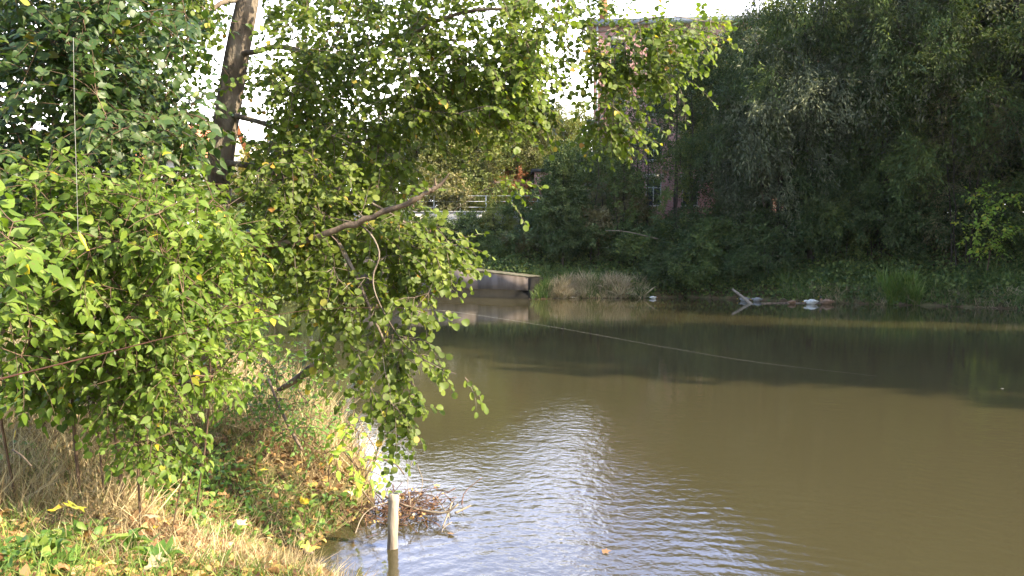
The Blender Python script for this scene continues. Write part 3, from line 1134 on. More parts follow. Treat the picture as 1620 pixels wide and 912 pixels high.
for kind, px, D, sc, mat, lab in [
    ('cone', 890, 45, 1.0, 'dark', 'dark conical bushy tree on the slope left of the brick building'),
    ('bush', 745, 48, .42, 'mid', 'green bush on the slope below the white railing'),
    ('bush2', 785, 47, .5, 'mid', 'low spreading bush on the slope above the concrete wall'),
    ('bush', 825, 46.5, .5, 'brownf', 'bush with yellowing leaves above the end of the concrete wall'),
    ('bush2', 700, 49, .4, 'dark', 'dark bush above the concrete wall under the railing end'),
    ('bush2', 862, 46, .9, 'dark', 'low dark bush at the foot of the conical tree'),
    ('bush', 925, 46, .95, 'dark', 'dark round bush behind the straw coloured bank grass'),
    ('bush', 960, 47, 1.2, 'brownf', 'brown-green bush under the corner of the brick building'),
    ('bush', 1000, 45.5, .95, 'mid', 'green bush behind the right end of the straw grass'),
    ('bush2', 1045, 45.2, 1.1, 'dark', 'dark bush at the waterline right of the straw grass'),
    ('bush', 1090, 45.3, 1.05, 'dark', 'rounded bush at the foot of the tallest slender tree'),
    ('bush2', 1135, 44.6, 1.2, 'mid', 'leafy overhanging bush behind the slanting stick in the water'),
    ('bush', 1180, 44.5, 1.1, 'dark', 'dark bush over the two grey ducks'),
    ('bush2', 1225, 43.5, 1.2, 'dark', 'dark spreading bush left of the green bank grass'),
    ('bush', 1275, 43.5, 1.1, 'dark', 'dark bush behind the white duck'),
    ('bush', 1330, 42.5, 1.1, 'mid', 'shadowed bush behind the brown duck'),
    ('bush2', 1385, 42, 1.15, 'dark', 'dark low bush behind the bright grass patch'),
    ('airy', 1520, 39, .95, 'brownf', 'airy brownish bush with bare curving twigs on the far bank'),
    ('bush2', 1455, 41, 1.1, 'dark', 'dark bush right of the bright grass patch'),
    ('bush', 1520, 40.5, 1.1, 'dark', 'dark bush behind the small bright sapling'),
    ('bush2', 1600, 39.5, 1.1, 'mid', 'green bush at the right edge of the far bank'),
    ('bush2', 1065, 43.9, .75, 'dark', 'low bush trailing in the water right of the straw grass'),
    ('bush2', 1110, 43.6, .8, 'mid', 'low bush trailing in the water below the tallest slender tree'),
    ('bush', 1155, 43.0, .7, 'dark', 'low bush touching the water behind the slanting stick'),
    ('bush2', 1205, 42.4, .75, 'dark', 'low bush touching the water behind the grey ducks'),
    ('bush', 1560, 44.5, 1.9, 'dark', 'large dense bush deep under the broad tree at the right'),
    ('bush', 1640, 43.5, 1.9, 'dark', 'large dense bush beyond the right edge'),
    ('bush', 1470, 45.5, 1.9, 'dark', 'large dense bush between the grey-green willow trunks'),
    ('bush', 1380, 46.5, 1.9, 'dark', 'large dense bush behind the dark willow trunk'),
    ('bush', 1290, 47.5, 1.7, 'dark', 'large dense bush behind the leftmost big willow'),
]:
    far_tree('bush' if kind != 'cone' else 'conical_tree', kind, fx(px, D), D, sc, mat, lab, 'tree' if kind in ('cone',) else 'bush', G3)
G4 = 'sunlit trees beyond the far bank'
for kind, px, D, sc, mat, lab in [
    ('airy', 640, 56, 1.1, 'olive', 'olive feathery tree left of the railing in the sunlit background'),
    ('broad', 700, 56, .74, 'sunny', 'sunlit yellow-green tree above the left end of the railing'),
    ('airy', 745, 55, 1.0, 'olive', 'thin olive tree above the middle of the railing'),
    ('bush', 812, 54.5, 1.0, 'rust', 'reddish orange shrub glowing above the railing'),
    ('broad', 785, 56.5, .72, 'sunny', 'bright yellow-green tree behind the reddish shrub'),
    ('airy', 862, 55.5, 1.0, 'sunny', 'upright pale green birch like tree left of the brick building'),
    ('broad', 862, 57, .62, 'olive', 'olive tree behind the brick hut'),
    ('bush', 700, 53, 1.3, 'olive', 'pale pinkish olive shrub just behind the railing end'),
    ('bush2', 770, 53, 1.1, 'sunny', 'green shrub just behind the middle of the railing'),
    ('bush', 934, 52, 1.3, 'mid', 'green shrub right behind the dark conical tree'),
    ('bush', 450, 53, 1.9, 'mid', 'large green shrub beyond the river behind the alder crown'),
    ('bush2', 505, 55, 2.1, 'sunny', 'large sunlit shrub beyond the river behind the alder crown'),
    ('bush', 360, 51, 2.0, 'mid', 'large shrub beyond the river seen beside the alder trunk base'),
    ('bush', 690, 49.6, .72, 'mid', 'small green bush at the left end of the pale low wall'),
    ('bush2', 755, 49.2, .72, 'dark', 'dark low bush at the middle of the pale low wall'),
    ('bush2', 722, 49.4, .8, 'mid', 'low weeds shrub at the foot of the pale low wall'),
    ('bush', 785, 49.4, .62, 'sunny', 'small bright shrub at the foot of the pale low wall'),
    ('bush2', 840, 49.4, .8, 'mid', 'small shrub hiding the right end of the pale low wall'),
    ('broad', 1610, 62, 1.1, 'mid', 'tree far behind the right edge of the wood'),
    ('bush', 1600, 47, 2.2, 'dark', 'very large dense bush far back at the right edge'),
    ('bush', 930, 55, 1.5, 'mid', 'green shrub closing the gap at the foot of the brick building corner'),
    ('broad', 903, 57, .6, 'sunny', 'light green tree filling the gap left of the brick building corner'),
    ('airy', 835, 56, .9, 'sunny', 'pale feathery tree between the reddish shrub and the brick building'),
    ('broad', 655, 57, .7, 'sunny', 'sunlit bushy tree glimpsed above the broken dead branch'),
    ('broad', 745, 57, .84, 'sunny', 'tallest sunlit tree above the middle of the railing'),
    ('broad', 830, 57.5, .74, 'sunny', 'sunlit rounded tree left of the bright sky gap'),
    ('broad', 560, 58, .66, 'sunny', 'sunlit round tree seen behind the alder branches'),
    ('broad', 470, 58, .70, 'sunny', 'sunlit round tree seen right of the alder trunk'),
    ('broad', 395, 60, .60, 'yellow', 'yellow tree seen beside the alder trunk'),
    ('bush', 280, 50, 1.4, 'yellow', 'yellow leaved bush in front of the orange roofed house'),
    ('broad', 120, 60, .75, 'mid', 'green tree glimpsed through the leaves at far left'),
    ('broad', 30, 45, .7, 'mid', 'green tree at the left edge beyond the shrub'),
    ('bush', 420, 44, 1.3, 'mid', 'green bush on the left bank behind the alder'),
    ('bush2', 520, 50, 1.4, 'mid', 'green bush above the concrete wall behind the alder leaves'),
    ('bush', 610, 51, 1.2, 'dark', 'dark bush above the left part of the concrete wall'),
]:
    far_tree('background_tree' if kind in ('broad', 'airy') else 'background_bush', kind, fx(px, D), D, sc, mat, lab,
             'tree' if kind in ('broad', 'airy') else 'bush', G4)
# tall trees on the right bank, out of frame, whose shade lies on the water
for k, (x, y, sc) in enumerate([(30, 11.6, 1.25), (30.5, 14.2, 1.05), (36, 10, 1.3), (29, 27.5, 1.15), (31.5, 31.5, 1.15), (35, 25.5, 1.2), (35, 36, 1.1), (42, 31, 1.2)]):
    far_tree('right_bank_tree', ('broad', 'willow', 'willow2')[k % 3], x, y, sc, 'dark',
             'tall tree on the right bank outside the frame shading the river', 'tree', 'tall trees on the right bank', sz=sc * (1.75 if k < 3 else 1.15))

# pale bare twigs and bent broken branch
for nm, lab, pts, r in [
    ('bent_branch', 'pale broken branch arching above the brownish bush', [P(1568, 165, 38), P(1588, 172, 38), P(1600, 190, 38.1), P(1612, 212, 38.2), P(1622, 250, 38.4), P(1640, 330, 38.6)], (.05, .045, .03, .025, .02, .02)),
    ('fallen_branch', 'thin pale fallen branch lying against the dark bushes', [P(958, 365, 43.5), P(985, 366, 43.4), P(1015, 372, 43.4), P(1040, 378, 43.6)], (.015, .018, .02, .03)),
    ('slanting_stem', 'pale bare stem leaning right of the tallest slender tree', [P(1210, 330, 43.8), P(1196, 260, 44), P(1185, 225, 44)], (.06, .05, .03)),
]:
    q = spline(pts, 14)
    V, Fs = tube_path(q, np.interp(np.linspace(0, 1, 14), np.linspace(0, 1, len(r)), r), 6)
    add(nm, make_mesh(nm, V, Fs, M['palewood'], None, True), None, lab, 'branch')

# small sapling, leaf colour lightened to carry the light on it
def small_plant(name, label, cat, base, targets, size, tmpl, mat, ntw=3, L=.3, nl=6, droop=.3, rad=.012, group=None, stems=1, nrm=(.55, .5, .5), spread=.8, leafpart='foliage', woodmat='twig'):
    s = Skel()
    base = np.asarray(base, float)
    targets = np.asarray(targets, float)
    top = targets.mean(0)
    for k in range(stems):
        b = base + np.array([rng.normal(0, .08), rng.normal(0, .08), 0]) * (k > 0)
        e = top * .5 + targets[rng.integers(len(targets))] * .5
        mid = b * .5 + e * .5 + np.array([0, 0, .1]) * np.linalg.norm(e - b) + rng.normal(0, .04, 3)
        s.path(spline([b - [0, 0, .05], mid, e], 8), np.linspace(rad, rad * .4, 8))
    od = np.argsort(np.linalg.norm(targets - base, axis=1))
    O = []
    for c in targets[od]:
        _, d = s.grow(c, .3, .1, .3)
        O.append(d)
    tw, cl = twigs_with_leaves(targets[od], np.array(O), ntw, L, nl, size, tmpl, droop, spread, nrm)
    o = thing(name, label, cat, tuple(base), 0, group)
    w = add('stem', s.mesh(name + '_stem', M[woodmat], tip=.003, extra=[tw]), o)
    f = add(leafpart, crown_mesh(name + '_leaves', [cl], M[mat]), o)
    for c in (w, f):
        c.location = -base
    return o, s


tg = [P(rng.normal(1565, 32), rng.uniform(300, 400), rng.uniform(36.4, 37.4)) for _ in range(30)]
small_plant('sapling', 'small sapling with leaf colour lightened for the light it catches in front of the dark right bank', 'sapling', P(1562, 425, 37.6), tg, .16, leaf_template(.3, 'ovate'), 'yellowleaf', 4, .6, 6, .2, .03)

# ------------------------------------------------------------------ far bank grass
BLADE = leaf_template(.03, 'blade')
BLADEW = leaf_template(.05, 'blade')


def tuft_field(n, fn, hmin, hmax, tmpl, mat, name, lean=.35):
    xy = fn(n)
    clump = wav(xy[:, 0], xy[:, 1], 3.5, int(hmax * 100)) + .6 * wav(xy[:, 0], xy[:, 1], 8, int(hmin * 90))
    keep = clump > -.45 + .25 * rng.normal(0, 1, n)
    xy, clump = xy[keep], clump[keep]
    n = len(xy)
    hmax = hmin + (hmax - hmin) * (.55 + .9 * clump.clip(-.5, .9))
    z = H(xy[:, 0], xy[:, 1])
    pos = np.column_stack([xy, z - .02])
    d = np.column_stack([rng.normal(0, lean, len(xy)), rng.normal(0, lean, len(xy)) - .1, np.ones(len(xy))])
    nn = np.column_stack([rng.normal(0, 1, len(xy)), rng.normal(0, 1, len(xy)), np.full(len(xy), .2)])
    return leaf_cloud(pos, d, nn, hmin + rng.random(n) * (hmax - hmin).clip(.05, 9), tmpl)


def along_far(px0, px1, depth):
    def f(n):
        px = rng.uniform(px0 - 3, px1, n)
        x = (px - 810) / F * 41
        y = np.interp(x, FAR_LINE[3:11, 0], FAR_LINE[3:11, 1])
        return np.column_stack([x, y + rng.uniform(0, 1, n) ** 1.3 * depth - .05])
    return f


cl = [tuft_field(9000, along_far(872, 1030, .8), .3, .85, BLADE, 'farstraw', 'x', .6), tuft_field(5000, along_far(1240, 1700, .6), .2, .6, BLADE, 'farstraw', 'x', .6)]
add('grass', crown_mesh('straw_bank_grass', cl, M['farstraw'], False), None, 'straw coloured dead grass hanging over the far waterline', 'grass', None, 'stuff')
cl = [tuft_field(7000, along_far(846, 1040, 2.2), .3, .7, BLADE, 'fargrass', 'x', .4), tuft_field(14000, along_far(1235, 1700, 3.0), .25, .75, BLADE, 'fargrass', 'x', .4),
      ]
add('grass', crown_mesh('green_bank_grass', cl, M['fargrass'], False), None, 'green grass growing along the far river bank', 'grass', None, 'stuff')


add('reed_clump', crown_mesh('sunbeam_tone_grass', [tuft_field(1500, along_far(1365, 1400, .8), .6, 1.4, BLADE, 'fargrass', 'x', .22)], M['grass'], False), None,
    'clump of tall blades, lighter green in place of a sunbeam, standing on the right part of the far bank', 'grass clump')  # the lighter green stands in for sunlight falling on this clump


def slope_pts(n):
    x = rng.uniform(-9, 24, n)
    wl_ = np.where(x < .75, 42 - (x - .75) * .71, np.interp(x, FAR_LINE[3:11, 0], FAR_LINE[3:11, 1]))
    return np.column_stack([x, wl_ + np.where(x < 5.6, 1.1, -.1) + rng.uniform(0, 1, n) ** 1.2 * 8])


xy = slope_pts(60000)
z = H(xy[:, 0], xy[:, 1])
hgt = (.45 + .35 * wav(xy[:, 0], xy[:, 1], .9, 21)) * rng.uniform(0, 1, len(xy)) ** .6
pos = np.column_stack([xy, z + hgt.clip(0, 2)])
cl = leaf_cloud(pos, norm(rng.normal(0, 1, pos.shape) + [0, -.3, -.1]), UP * .6 + rng.normal(0, .6, pos.shape), rng.uniform(.08, .2, len(pos)), QR)
add('undergrowth', crown_mesh('undergrowth', [cl], M['mid'], False), None, 'dark leafy undergrowth covering the far slope', 'undergrowth', None, 'stuff')

# ------------------------------------------------------------------ ducks
def duck(label, px, py, D, rz, body, head, bill, low=False, sc=1.0, group='ducks resting by the far bank', z=0.0):
    p = P(px, py, D)
    o = thing('duck', label, 'duck', (p[0], p[1], z), rz, group)
    sec = [(-.29, .11, .008, .006), (-.24, .105, .035, .018), (-.17, .09, .07, .055), (-.08, .085, .10, .095), (.02, .08, .11, .11), (.11, .075, .09, .09),
           (.165, .10, .06, .06)]
    sec += [(.20, .12, .04, .04), (.235, .12, .035, .034), (.27, .105, .033, .03), (.295, .10, .015, .012)] if low else \
        [(.19, .15, .042, .042), (.195, .20, .033, .034), (.20, .24, .036, .036), (.222, .262, .036, .033), (.25, .258, .02, .018)]
    sec = np.array(sec) * sc
    q = spline(sec, 34)
    T = norm(np.gradient(q[:, [0, 1]], axis=0))
    t = np.arange(14) * 2 * math.pi / 14
    V = []
    for i in range(len(q)):
        nx_, nz_ = -T[i, 1], T[i, 0]
        for a in t:
            V.append((q[i, 0] + nx_ * q[i, 3] * math.sin(a), q[i, 2] * math.cos(a), q[i, 1] + nz_ * q[i, 3] * math.sin(a)))
    k = np.arange(14)
    k2 = (k + 1) % 14
    Fq = np.concatenate([np.stack([k, k2, k2 + 14, k + 14], 1) + i * 14 for i in range(len(q) - 1)])
    me = make_mesh('duck_body', V, [Fq, np.array([list(range(14))[::-1]]), np.array([[33 * 14 + j for j in range(14)]])], body, None, True)
    me.materials.append(head)
    ids = np.array([0] * len(me.polygons), dtype=np.int32)
    ids[14 * 24:14 * 33] = 1
    me.polygons.foreach_set('material_index', ids)
    add('body', me, o)
    e = sec[-1]
    V, Fs = tube_path([(e[0] - .01, 0, e[1]), (e[0] + .03 * sc, 0, e[1] - .008), (e[0] + .055 * sc, 0, e[1] - .012)], [.017 * sc, .014 * sc, .007 * sc], 8)
    add('bill', make_mesh('bill', V * np.array([1, 1.2, 1]), Fs, bill, None, True), o)
    for sgn in (-1, 1):
        sV, sF = tube_path([(.10 * sc, sgn * .085 * sc, .10 * sc), (.0, sgn * .105 * sc, .115 * sc), (-.12 * sc, sgn * .075 * sc, .115 * sc), (-.23 * sc, sgn * .03 * sc, .115 * sc)],
                           [.012 * sc, .045 * sc, .038 * sc, .008 * sc], 8)
        add('wing', make_mesh('wing', sV, sF, body, None, True), o)
    return o


dm = lambda nm, c: surf_mat(nm, [(.35, tuple(.7 * v for v in c)), (.65, c)], 14, 4, .8)
grey, white, brown, dkh = dm('grey_plumage', (.26, .26, .26)), dm('white_plumage', (.62, .62, .58)), dm('brown_plumage', (.25, .155, .10)), dm('dark_head', (.05, .06, .05))
bil = dm('yellow_bill', (.55, .35, .06))
duck('grey duck swimming just right of the slanting stick', 1178, 463, 40.5, 2.9, grey, dkh, bil, True)
duck('grey duck swimming alone right of the first grey duck', 1198, 465, 40.2, 3.3, grey, grey, bil, True)
duck('small dark headed duck left of the white duck', 1253, 478, 38.4, .4, brown, dkh, bil, True, .9)
duck('white duck resting on the water by the green bank grass', 1284, 478, 38.2, 3.2, white, white, bil, True, 1.2)
duck('brown duck with raised head right of the white duck', 1308, 478, 38.2, 2.7, brown, dkh, bil, False, 1.25)
duck('tiny pale duck left of the slanting stick', 1149, 458, 42.5, 2.6, grey, dkh, bil, True, .8)
duck('small pale duck under the right end of the straw grass', 1033, 464, 42.2, 0.2, white, grey, bil, True, .7)

V, Fs = tube_path(spline([P(1159, 458, 40.0), P(1168, 465, 39.6), P(1178, 473, 39.2), P(1190, 483, 38.6)], 10), np.linspace(.05, .075, 10), 7)
add('stick', make_mesh('stick', V, Fs, M['palewood'], None, True), None, 'bare pale stick slanting out of the water near the ducks', 'stick')
lg = [P(1205, 481, 38.6), P(1230, 479, 38.8), P(1262, 480, 38.9), P(1312, 481, 38.9)]
V, Fs = tube_path(spline([(a[0], a[1], .0) for a in lg], 10), np.full(10, .045), 7)
add('sunken_log', make_mesh('sunken_log', V, Fs, M['deadwood'], None, True), None, 'thin brown log lying in the water under the ducks', 'log')

# ------------------------------------------------------------------ near alder
ALD = leaf_template(.44, 'round')
s = Skel()
tr = [P(296, 700, 9.0), P(310, 600, 9.0), P(325, 500, 9.0), P(338, 400, 9.0), P(344, 300, 9.0), P(352, 230, 9.0), P(366, 140, 9.0), P(378, 70, 9.0), P(392, 0, 9.0),
      P(408, -90, 9.0), P(420, -200, 9.1), P(440, -330, 9.2), P(455, -480, 9.4)]
tr_s = spline(tr, 40)
NT = len(tr_s)
trunk_ids = s.path(tr_s, np.interp(np.linspace(0, 1, NT), [0, .1, .3, .6, 1], [.20, .155, .135, .118, .06]))


def limb(start_px, pts, r0, r1):
    A = P(*start_px)
    d = np.linalg.norm(np.array(s.p) - A, axis=1)
    i = int(np.argmin(d[:NT]))
    q = spline([s.p[i]] + [P(*a) for a in pts], 4 * len(pts) + 1)[1:]
    return s.path(q, np.linspace(r0, r1, len(q)), i)


limb((378, 95, 9), [(405, 82, 8.8), (440, 74, 8.7), (500, 88, 8.5), (560, 92, 8.4), (640, 60, 8.2), (700, 30, 8.0), (770, 15, 7.9), (860, 22, 7.9), (930, 50, 7.9), (985, 44, 7.9), (1050, 26, 7.9), (1115, 34, 8.0)], .03, .005)
limb((362, 190, 9), [(390, 188, 8.8), (430, 200, 8.6), (480, 220, 8.4), (540, 230, 8.2), (600, 215, 8.0)], .032, .008)
limb((340, 330, 9), [(400, 310, 8.5), (470, 290, 8.1), (540, 300, 7.8), (620, 340, 7.5), (680, 380, 7.3)], .03, .006)
limb((350, 260, 9), [(420, 268, 8.4), (470, 300, 7.8), (520, 360, 7.4), (560, 430, 7.1), (590, 500, 7.0), (620, 570, 6.95), (640, 640, 6.9)], .03, .006)
limb((392, 10, 9), [(350, 5, 8.8), (320, 35, 8.6), (285, 75, 8.4), (250, 115, 8.2)], .03, .008)
limb((400, -60, 9), [(470, -90, 8.7), (580, -110, 8.3), (700, -90, 8.0), (800, -60, 7.8), (880, 0, 7.7), (900, 80, 7.7)], .028, .005)
limb((420, -200, 9), [(350, -230, 8.8), (250, -200, 8.4), (120, -120, 8.0), (20, -40, 7.6)], .04, .008)
limb((420, -200, 9), [(450, -240, 7.8), (520, -240, 6.9), (620, -260, 6.2)], .035, .006)
limb((405, -50, 9), [(450, -20, 9.6), (560, 10, 10.2), (680, 40, 10.4), (800, 90, 10.5)], .035, .008)
limb((330, 470, 9), [(380, 450, 8.7), (410, 435, 8.5), (450, 425, 8.3)], .045, .012)
# weeping leader towards the dangling tip
limb((348, 285, 9), [(430, 330, 7.9), (520, 345, 7.2), (575, 360, 6.9), (600, 400, 6.8), (590, 440, 6.75), (600, 480, 6.7), (640, 545, 6.6), (690, 580, 6.5), (722, 592, 6.45)], .011, .003)

REG = [  # cx cy rx ry D0 D1 n
    (250, -60, 190, 110, 7.8, 10, 55), (520, -60, 200, 110, 7.4, 10, 60), (760, -80, 170, 90, 7.0, 9, 40),
    (480, 60, 110, 90, 7.6, 9.6, 48), (600, 120, 130, 120, 7.4, 9.5, 80), (735, 90, 110, 110, 7.3, 9, 62),
    (840, 60, 70, 100, 7.3, 8.6, 26), (815, 80, 50, 80, 7.4, 8.4, 15), (915, 25, 50, 28, 7.5, 8.1, 8), (975, 110, 45, 50, 7.6, 8.3, 6), (1050, 90, 50, 30, 7.7, 8.2, 5), (470, 180, 90, 90, 7.6, 9.3, 42), (620, 210, 100, 60, 7.4, 9, 30), (730, 170, 70, 70, 7.3, 8.8, 22),
    (820, 160, 60, 60, 7.3, 8.4, 13), (440, 300, 110, 80, 7.0, 8.8, 50), (560, 320, 90, 80, 6.9, 8.4, 44),
    (650, 380, 70, 45, 6.9, 7.8, 24), (470, 410, 90, 60, 6.9, 8.6, 26), (570, 420, 70, 60, 6.8, 7.8, 15),
    (300, 80, 90, 110, 8, 10, 40), (190, 60, 110, 110, 8.4, 10.5, 40), (260, 220, 80, 90, 8.4, 10, 26),
    (960, 60, 70, 45, 7.6, 8.3, 15), (950, 140, 55, 60, 7.6, 8.3, 9), (1030, 60, 60, 35, 7.7, 8.2, 9), (1110, 50, 35, 22, 7.8, 8.2, 4),
    (970, 185, 35, 22, 7.6, 8.2, 5), (895, 165, 30, 45, 7.4, 8.0, 4),
    (700, 250, 45, 30, 7.2, 8.0, 3), (780, 290, 35, 20, 7.2, 8.0, 3),
]
C = []
for cx, cy, rx, ry, d0, d1, nn_ in REG:
    for _ in range(nn_):
        a, r = rng.uniform(0, 6.28), math.sqrt(rng.random())
        C.append(P(cx + rx * r * math.cos(a), cy + ry * r * math.sin(a), rng.uniform(d0, d1)))
def pix(q):
    y, z = q[..., 1] * cp - (q[..., 2] - CAM_H) * sp, q[..., 1] * sp + (q[..., 2] - CAM_H) * cp
    return 810 + F * q[..., 0] / y, 456 - F * z / y


def trunk_clear(C, w=40, ymax=320):
    px, py = pix(C)
    tx = np.interp(py, [-200, -90, 0, 70, 140, 230, 300, 400], [420, 408, 392, 378, 366, 352, 344, 338])
    return ~((np.abs(px - tx) < w) & (py < ymax) & (C[:, 1] < 9.3))


C = np.array(C)
px, py = pix(C)
gap = (px > 855) & (px < 945) & (py > 70) & (py < 225) & (rng.random(len(C)) < .9)
gap2 = (px > 625) & (px < 880) & (py > 185) & (py < 340) & (rng.random(len(C)) < .85)
thin = rng.random(len(C)) < .82
C = C[trunk_clear(C) & ~gap & ~gap2 & thin]
od = np.argsort(np.linalg.norm(C - P(380, 100, 9), axis=1))
C = C[od]
O = []
for c in C:
    _, d = s.grow(c, .25, .08, .28, 6)
    O.append(d)
tw1, cl1 = twigs_with_leaves(C, np.array(O), 5, .40, 13, .052, ALD, .5, .75, (.5, .6, .6), svar=.28)
# curtain hanging to the water
REG2 = [(590, 470, 60, 40, 6.7, 7.3, 7), (605, 540, 65, 45, 6.6, 7.1, 7), (620, 620, 45, 50, 6.5, 7.0, 8), (550, 560, 40, 60, 6.8, 7.4, 4), (630, 655, 25, 30, 6.5, 6.9, 4),
        (645, 540, 22, 40, 6.5, 6.8, 4), (665, 480, 25, 25, 6.6, 6.9, 3), (520, 490, 50, 50, 6.9, 7.6, 9)]
C2 = []
for cx, cy, rx, ry, d0, d1, nn_ in REG2:
    for _ in range(nn_):
        a, r = rng.uniform(0, 6.28), math.sqrt(rng.random())
        C2.append(P(cx + rx * r * math.cos(a), cy + ry * r * math.sin(a), rng.uniform(d0, d1)))
C2 = np.array(sorted(C2, key=lambda q: -q[2]))
O2 = []
for c in C2:
    _, d = s.grow(c, -.25, .0, .25, NT)
    O2.append(norm(d + np.array([.1, 0, -.5])))
tw2, cl2 = twigs_with_leaves(C2, np.array(O2), 3, .34, 9, .056, ALD, .6, .5, (.3, .85, .5), svar=.25)
Ct = np.array([P(700, 583, 6.48), P(668, 568, 6.55), P(735, 597, 6.43), P(660, 492, 6.6), P(690, 495, 6.55)])
tw3, cl3 = twigs_with_leaves(Ct, np.tile([.9, -.1, -.25], (5, 1)), 2, .22, 6, .058, ALD, .45, .3, (.35, .75, .4))
# small dark cones on the twigs
pick = C[rng.integers(0, len(C), 130)] + rng.normal(0, .12, (130, 3))
cones = []
for k in range(3):
    a = rng.normal(0, .012, 3)
    cones.append(tube_path([a, a + [0, 0, -.006], a + [0, 0, -.016], a + [0, 0, -.022]], [.002, .007, .006, .001], 5))
cone_me = make_mesh('alder_cones', *join(cones), M['twig'])
tree = thing('alder_tree', 'leafy alder with a mottled leaning trunk and drooping branches over the near bank', 'tree', tuple(tr[0]))
off = -tr[0]
for nm, me in (('trunk', s.mesh('alder_trunk', M['bark'], tip=.0024, sides=((.05, 18), (.012, 7), (0, 3)), extra=[tw1, tw2, tw3])),
               ('crown', crown_mesh('alder_leaves', [cl1, cl2, cl3], M['alder']))):
    c = add(nm, me, tree)
    c.location = off
for q in pick[:90]:
    c = add('cone_cluster', cone_me, tree)
    c.location = q + off
# broken dead branch
pb = spline([P(300, 405, 8.6), P(345, 400, 7.6), P(420, 388, 7.2), P(490, 380, 7.0), P(560, 353, 6.9), P(620, 332, 6.85), P(665, 312, 6.8), P(690, 295, 6.8)], 34)
pb += rng.normal(0, .006, pb.shape)
parts = [tube_path(pb, np.interp(np.linspace(0, 1, 34), [0, .3, .8, 1], [.036, .028, .021, .015]) * (1 + .12 * np.sin(np.arange(34) * 1.7)), 10),
         tube_path(spline([P(680, 303, 6.8), P(696, 293, 6.8), P(704, 284, 6.8), P(711, 274, 6.8)], 8), np.linspace(.02, .003, 8), 6),
         tube_path(spline([P(690, 296, 6.8), P(688, 287, 6.78), P(689, 282, 6.76)], 6), np.linspace(.012, .003, 6), 6),
         tube_path(spline([P(520, 370, 6.95), P(535, 385, 6.9), P(545, 410, 6.85)], 6), np.linspace(.007, .002, 6), 4),
         tube_path(spline([P(440, 385, 7.1), P(455, 370, 7.05), P(462, 350, 7.0)], 6), np.linspace(.007, .002, 6), 4)]
c = add('dead_branch', make_mesh('dead_branch', *join(parts), M['deadwood'], None, True), tree)
c['label'] = 'thick bare broken branch with a splintered red-brown tip'
c.location = off

# ------------------------------------------------------------------ near shrubs on the left
OV = leaf_template(.30, 'ovate')
OVW = leaf_template(.36, 'ovate')


def shrub(name, label, cat, bases, regs, size, tmpl, mat, ntw, L, nl, rad=.02, droop=.3, group=None, nrm=(.5, .6, .5), step=.28, first=0):
    s = Skel()
    for b, e in bases:
        b, e = np.asarray(b, float), np.asarray(e, float)
        m = b * .5 + e * .5 + rng.normal(0, .08, 3)
        s.path(spline([b - [0, 0, .1], m, e], 10), np.linspace(rad, rad * .4, 10))
    C = []
    for cx, cy, rx, ry, d0, d1, nn_ in regs:
        for _ in range(nn_):
            a, r = rng.uniform(0, 6.28), math.sqrt(rng.random())
            C.append(P(cx + rx * r * math.cos(a), cy + ry * r * math.sin(a), rng.uniform(d0, d1)))
    C = np.array(sorted(C, key=lambda q: q[2]))
    C = C[trunk_clear(C, 46, 290)]
    O = []
    for c in C:
        _, d = s.grow(c, .5, .1, step)
        O.append(norm(d + np.array([0, -.2, 0])))
    tw, cl = twigs_with_leaves(C, np.array(O), ntw, L, nl, size, tmpl, droop, .8, nrm)
    b0 = np.asarray(bases[0][0], float)
    o = thing(name, label, cat, tuple(b0), 0, group)
    for nm, me in (('stem', s.mesh(name + '_stems', M['twig'], tip=.003, extra=[tw])), ('foliage', crown_mesh(name + '_leaves', [cl], M[mat]))):
        c = add(nm, me, o)
        c.location = -b0
    return o


def gp(px, D):
    x = (px - 810) / F * D
    return np.array([x, D, float(H(x, D))])


shrub('hazel_tree', 'dark green large leaved tree filling the upper left corner', 'tree',
      [(gp(60, 7.6), P(90, 60, 7.4)), (gp(-60, 7.4), P(-20, 0, 7.2)), (gp(160, 7.8), P(200, 80, 7.6))],
      [(40, 0, 130, 110, 5.9, 8.6, 60), (190, 60, 120, 110, 6.2, 8.6, 50), (60, 170, 150, 100, 5.8, 8.4, 70), (220, 210, 100, 90, 6.2, 8.4, 36), (100, -130, 200, 80, 6, 8.6, 36),
       (70, 290, 140, 60, 5.9, 7.5, 34)],
      .076, OVW, 'hazel', 5, .40, 9, .035, .35)
shrub('dogwood_shrub', 'bright green shrub with broad pointed leaves at the left of the near bank', 'shrub',
      [(gp(120, 6.3), P(140, 330, 5.8)), (gp(230, 6.5), P(270, 320, 6.1)), (gp(20, 6.0), P(10, 380, 5.5)), (gp(190, 6.4), P(190, 420, 5.7)), (gp(160, 6.5), P(100, 430, 5.9)), (gp(300, 6.8), P(330, 450, 6.4))],
      [(130, 330, 130, 60, 5.2, 6.4, 46), (270, 350, 90, 70, 5.6, 6.8, 40), (60, 430, 110, 70, 5.0, 6.2, 42), (200, 440, 110, 70, 5.2, 6.4, 46), (330, 430, 70, 80, 5.8, 7.0, 28),
       (100, 530, 120, 55, 5.2, 6.2, 26), (240, 550, 90, 60, 5.3, 6.4, 28), (340, 540, 60, 60, 5.8, 6.8, 15), (20, 530, 40, 40, 4.7, 5.2, 6), (190, 600, 150, 35, 5.8, 6.6, 22), (60, 590, 70, 25, 5.6, 6.3, 9)],
      .064, OV, 'shrub', 5, .32, 8, .009, .4, nrm=(.35, .75, .55))
